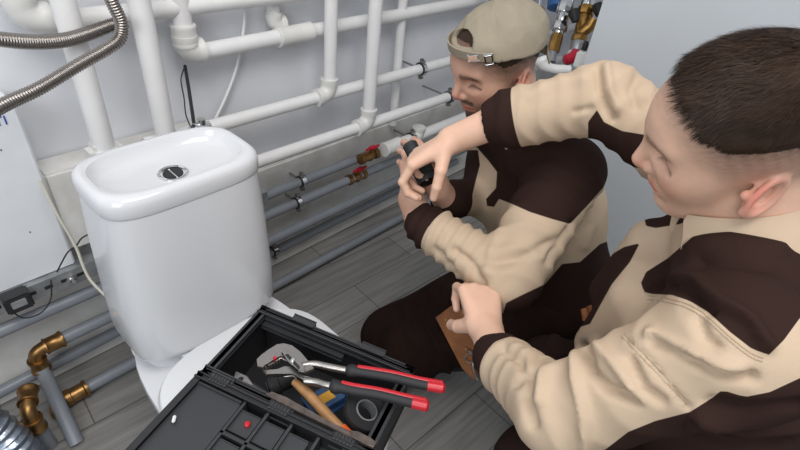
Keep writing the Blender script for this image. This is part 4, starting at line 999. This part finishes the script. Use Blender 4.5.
def jacket1():
    sp = nrm(pelv1 - neck1); up = neck1 + sp * .05; lo_ = pelv1 - sp * .03; ch = neck1 + sp * .20
    tor = chain([(up + LT1 * .07, ch + LT1 * .07, .085, .125), (ch + LT1 * .07, lo_ + LT1 * .06, .125, .125), (up - LT1 * .07, ch - LT1 * .07, .085, .12), (ch - LT1 * .07, lo_ - LT1 * .06, .12, .125), (neck1, shL1, .062, .07), (neck1, shR1, .062, .066)], .05)
    dL = nrm(wrL1 - elL1); dR = nrm(wrR1 - elR1)
    sl = chain([(shL1, elL1, .078, .066), (elL1, wrL1 - dL * .03, .062, .048), (wrL1 - dL * .04, wrL1, .044, .040)], .022)
    sr = chain([(shR1, elR1, .066, .056), (elR1, wrR1 - dR * .02, .054, .045), (wrR1 - dR * .03, wrR1, .042, .038)], .022)
    f = union([tor, sl, sr], .03); na = nrm(O1 - U1 * .06 - neck1 + np.array([0, 0, .03]))
    def g(p):
        d = f(p)
        return smax(d, -cone(p, wrL1 + dL * .02, wrL1 + dL * .06, .030, .034), .004)
    return g, dL, dR
fj1, dL1, dR1 = jacket1()
yk1 = [(470, 140), (500, 140), (506, 150), (530, 132), (560, 112), (600, 90), (640, 120), (612, 170), (603, 188), (588, 205), (570, 224), (552, 219), (530, 212), (512, 204), (499, 199), (494, 207), (487, 206), (486, 199), (496, 188), (497, 172), (488, 160)]
frt1 = [(430, 150), (478, 150), (480, 165), (476, 180), (470, 205), (462, 235), (452, 262), (420, 240)]
low1 = [(490, 360), (506, 303), (520, 296), (545, 284), (562, 264), (580, 262), (600, 244), (640, 230), (660, 400)]
def attr1(q):
    s = proj(q); dep = (q - CAM) @ RM[:, 2]
    tl = (q - wrL1) @ dL1; rl = np.linalg.norm(q - wrL1 - tl[:, None] * dL1, axis=1); tr = (q - wrR1) @ dR1; rr = np.linalg.norm(q - wrR1 - tr[:, None] * dR1, axis=1)
    cL = np.where(rl < .07, (-.040 - tl) * 500, 50); cR = np.where(rr < .07, (-.04 - tr) * 500, 50)
    fr = np.where(np.minimum(rl, 9) > .075, poly_sd(s, frt1), 50)
    y = poly_sd(s, yk1); brown = -np.minimum.reduce([y, cL, cR, fr, poly_sd(s, low1)])
    st = np.exp(-((y - 3) / .8) ** 2) * .4; return dict(brown=brown, stitch=np.where(brown < 0, st, 0))
cre1 = [([(455, 250), (470, 262), (482, 285)], 4, -.007), ([(436, 250), (452, 272), (462, 288)], 4, -.006), ([(490, 262), (520, 258), (556, 240)], 5, -.006), ([(500, 230), (490, 250), (488, 272)], 5, .005), ([(572, 224), (560, 246), (548, 262)], 4, -.006), ([(588, 206), (592, 225), (585, 245)], 5, .005)]
cloth('jacket', fj1, [neck1, pelv1, shL1, shR1, elL1, elR1, wrL1, wrR1], .0060, m1, M['jacket'], 51, .0035, .17, attrs=attr1, creases=cre1, limbs=[(shL1, elL1, .045, .003, .1), (elL1, wrL1, .030, .004, .08)])
nax1 = nrm(O1 - U1 * .07 - neck1 + np.array([0, 0, .02])); collar('collar', neck1 + nax1 * .03, nax1 + FW1 * .15, FW1, .070, .074, .035, m1, M['jacket'], 1, .5)
v, f = surf(chain([(neck1, neck1 + nax1 * .048, .060, .0615)], .01), neck1 - .17, neck1 + .15, .005); link('shirt', mesh_np('shirt', v, f), M['shirt'], m1)
ft1 = chain([(pelv1 + LT1 * .07, knL1, .120, .085), (knL1, anL1, .080, .065), (pelv1 - LT1 * .07, knR1, .120, .080), (knR1, anR1, .075, .06), (pelv1 - LT1 * .07, pelv1 + LT1 * .07, .13, .13)], .04)
cloth('trousers', ft1, [pelv1, knL1, knR1, anL1, anR1], .008, m1, M['trouser'], 61, .005, .17, limbs=[(pelv1, knL1, .05, .006, .16)])
for an in (anL1, anR1): boot(m1, (an[0] - FW1[0] * .05, an[1] - FW1[1] * .05, .006), (an[0] + FW1[0] * .2, an[1] + FW1[1] * .2, .006), an, Z)

# torch held by both
tc = P(419, 163, 1.105); ta = nrm(DW((-.35, -.75, .3))); to_ = thing('torch', tc, 'short black ribbed torch gripped in the raised hands', 'torch')
b = MB(); prof = [(0, .012), (0, .021), (.004, .023)]
for k in range(7): prof += [(.008 + k * .006, .0235), (.010 + k * .006, .0215), (.012 + k * .006, .0215), (.013 + k * .006, .0235)]
prof += [(.056, .019), (.058, .017), (.10, .017), (.102, .015), (.102, .002)]; b.lathe(tc - ta * .05, tc + ta, prof, 28).done('torch_body', M['rubber'], to_)
MB().lathe(tc - ta * .051, tc + ta, [(0, .002), (0, .019), (.002, .019)], 24).done('lens', M['chrome'], to_)

# leather pouch hanging at the thigh, with a metal clip
pc = thing('tool_pouch', P(460, 345, 1.345), 'tan leather tool pouch with a metal clip, hanging by the thigh behind the lower hand', 'pouch')
def PD(px, py, d): return P(px, py, d)
out = [(436, 318), (452, 306), (466, 312), (474, 330), (480, 352), (478, 372), (474, 380), (462, 368), (450, 345)]
nv = nrm(CAM - P(460, 345, 1.345))
MB().prism([P(x, y, 1.365) for x, y in out], nv, .026, .003).done('pouch_body', M['leather'], pc)
b = MB(); b.torus(P(470, 358, 1.325), nv, .012, .002, 20, 8); b.tube(catmull([P(468, 350, 1.325), P(474, 356, 1.325), P(473, 366, 1.325), P(476, 376, 1.33), P(478, 380, 1.33)], 5), .0034, 8); b.done('clip', M['steel'], pc)
for x, y in ((466, 349), (446, 320)): MB().lathe(P(x, y, 1.338), P(x, y, 1.31), [(0, .004), (.003, .004), (.004, .002)], 10).done('rivet', M['brass'], pc)
out = [(583, 316), (596, 312), (608, 318), (606, 330), (597, 336), (588, 328)]
nv = nrm(CAM - P(597, 322, 1.0)); MB().prism([P(x, y, 1.02) for x, y in out], nv, .02, .004).done('glove_palm', M['leather'], pk)
for i, (x, y) in enumerate(((586, 314), (592, 311), (599, 311), (605, 314))): MB().tube([P(x + 1, y + 6, .995), P(x, y, .995), P(x - 2, y - 5, 1.0)], [.009, .009, .007], 10).done('glove_finger', M['leather'], pk)
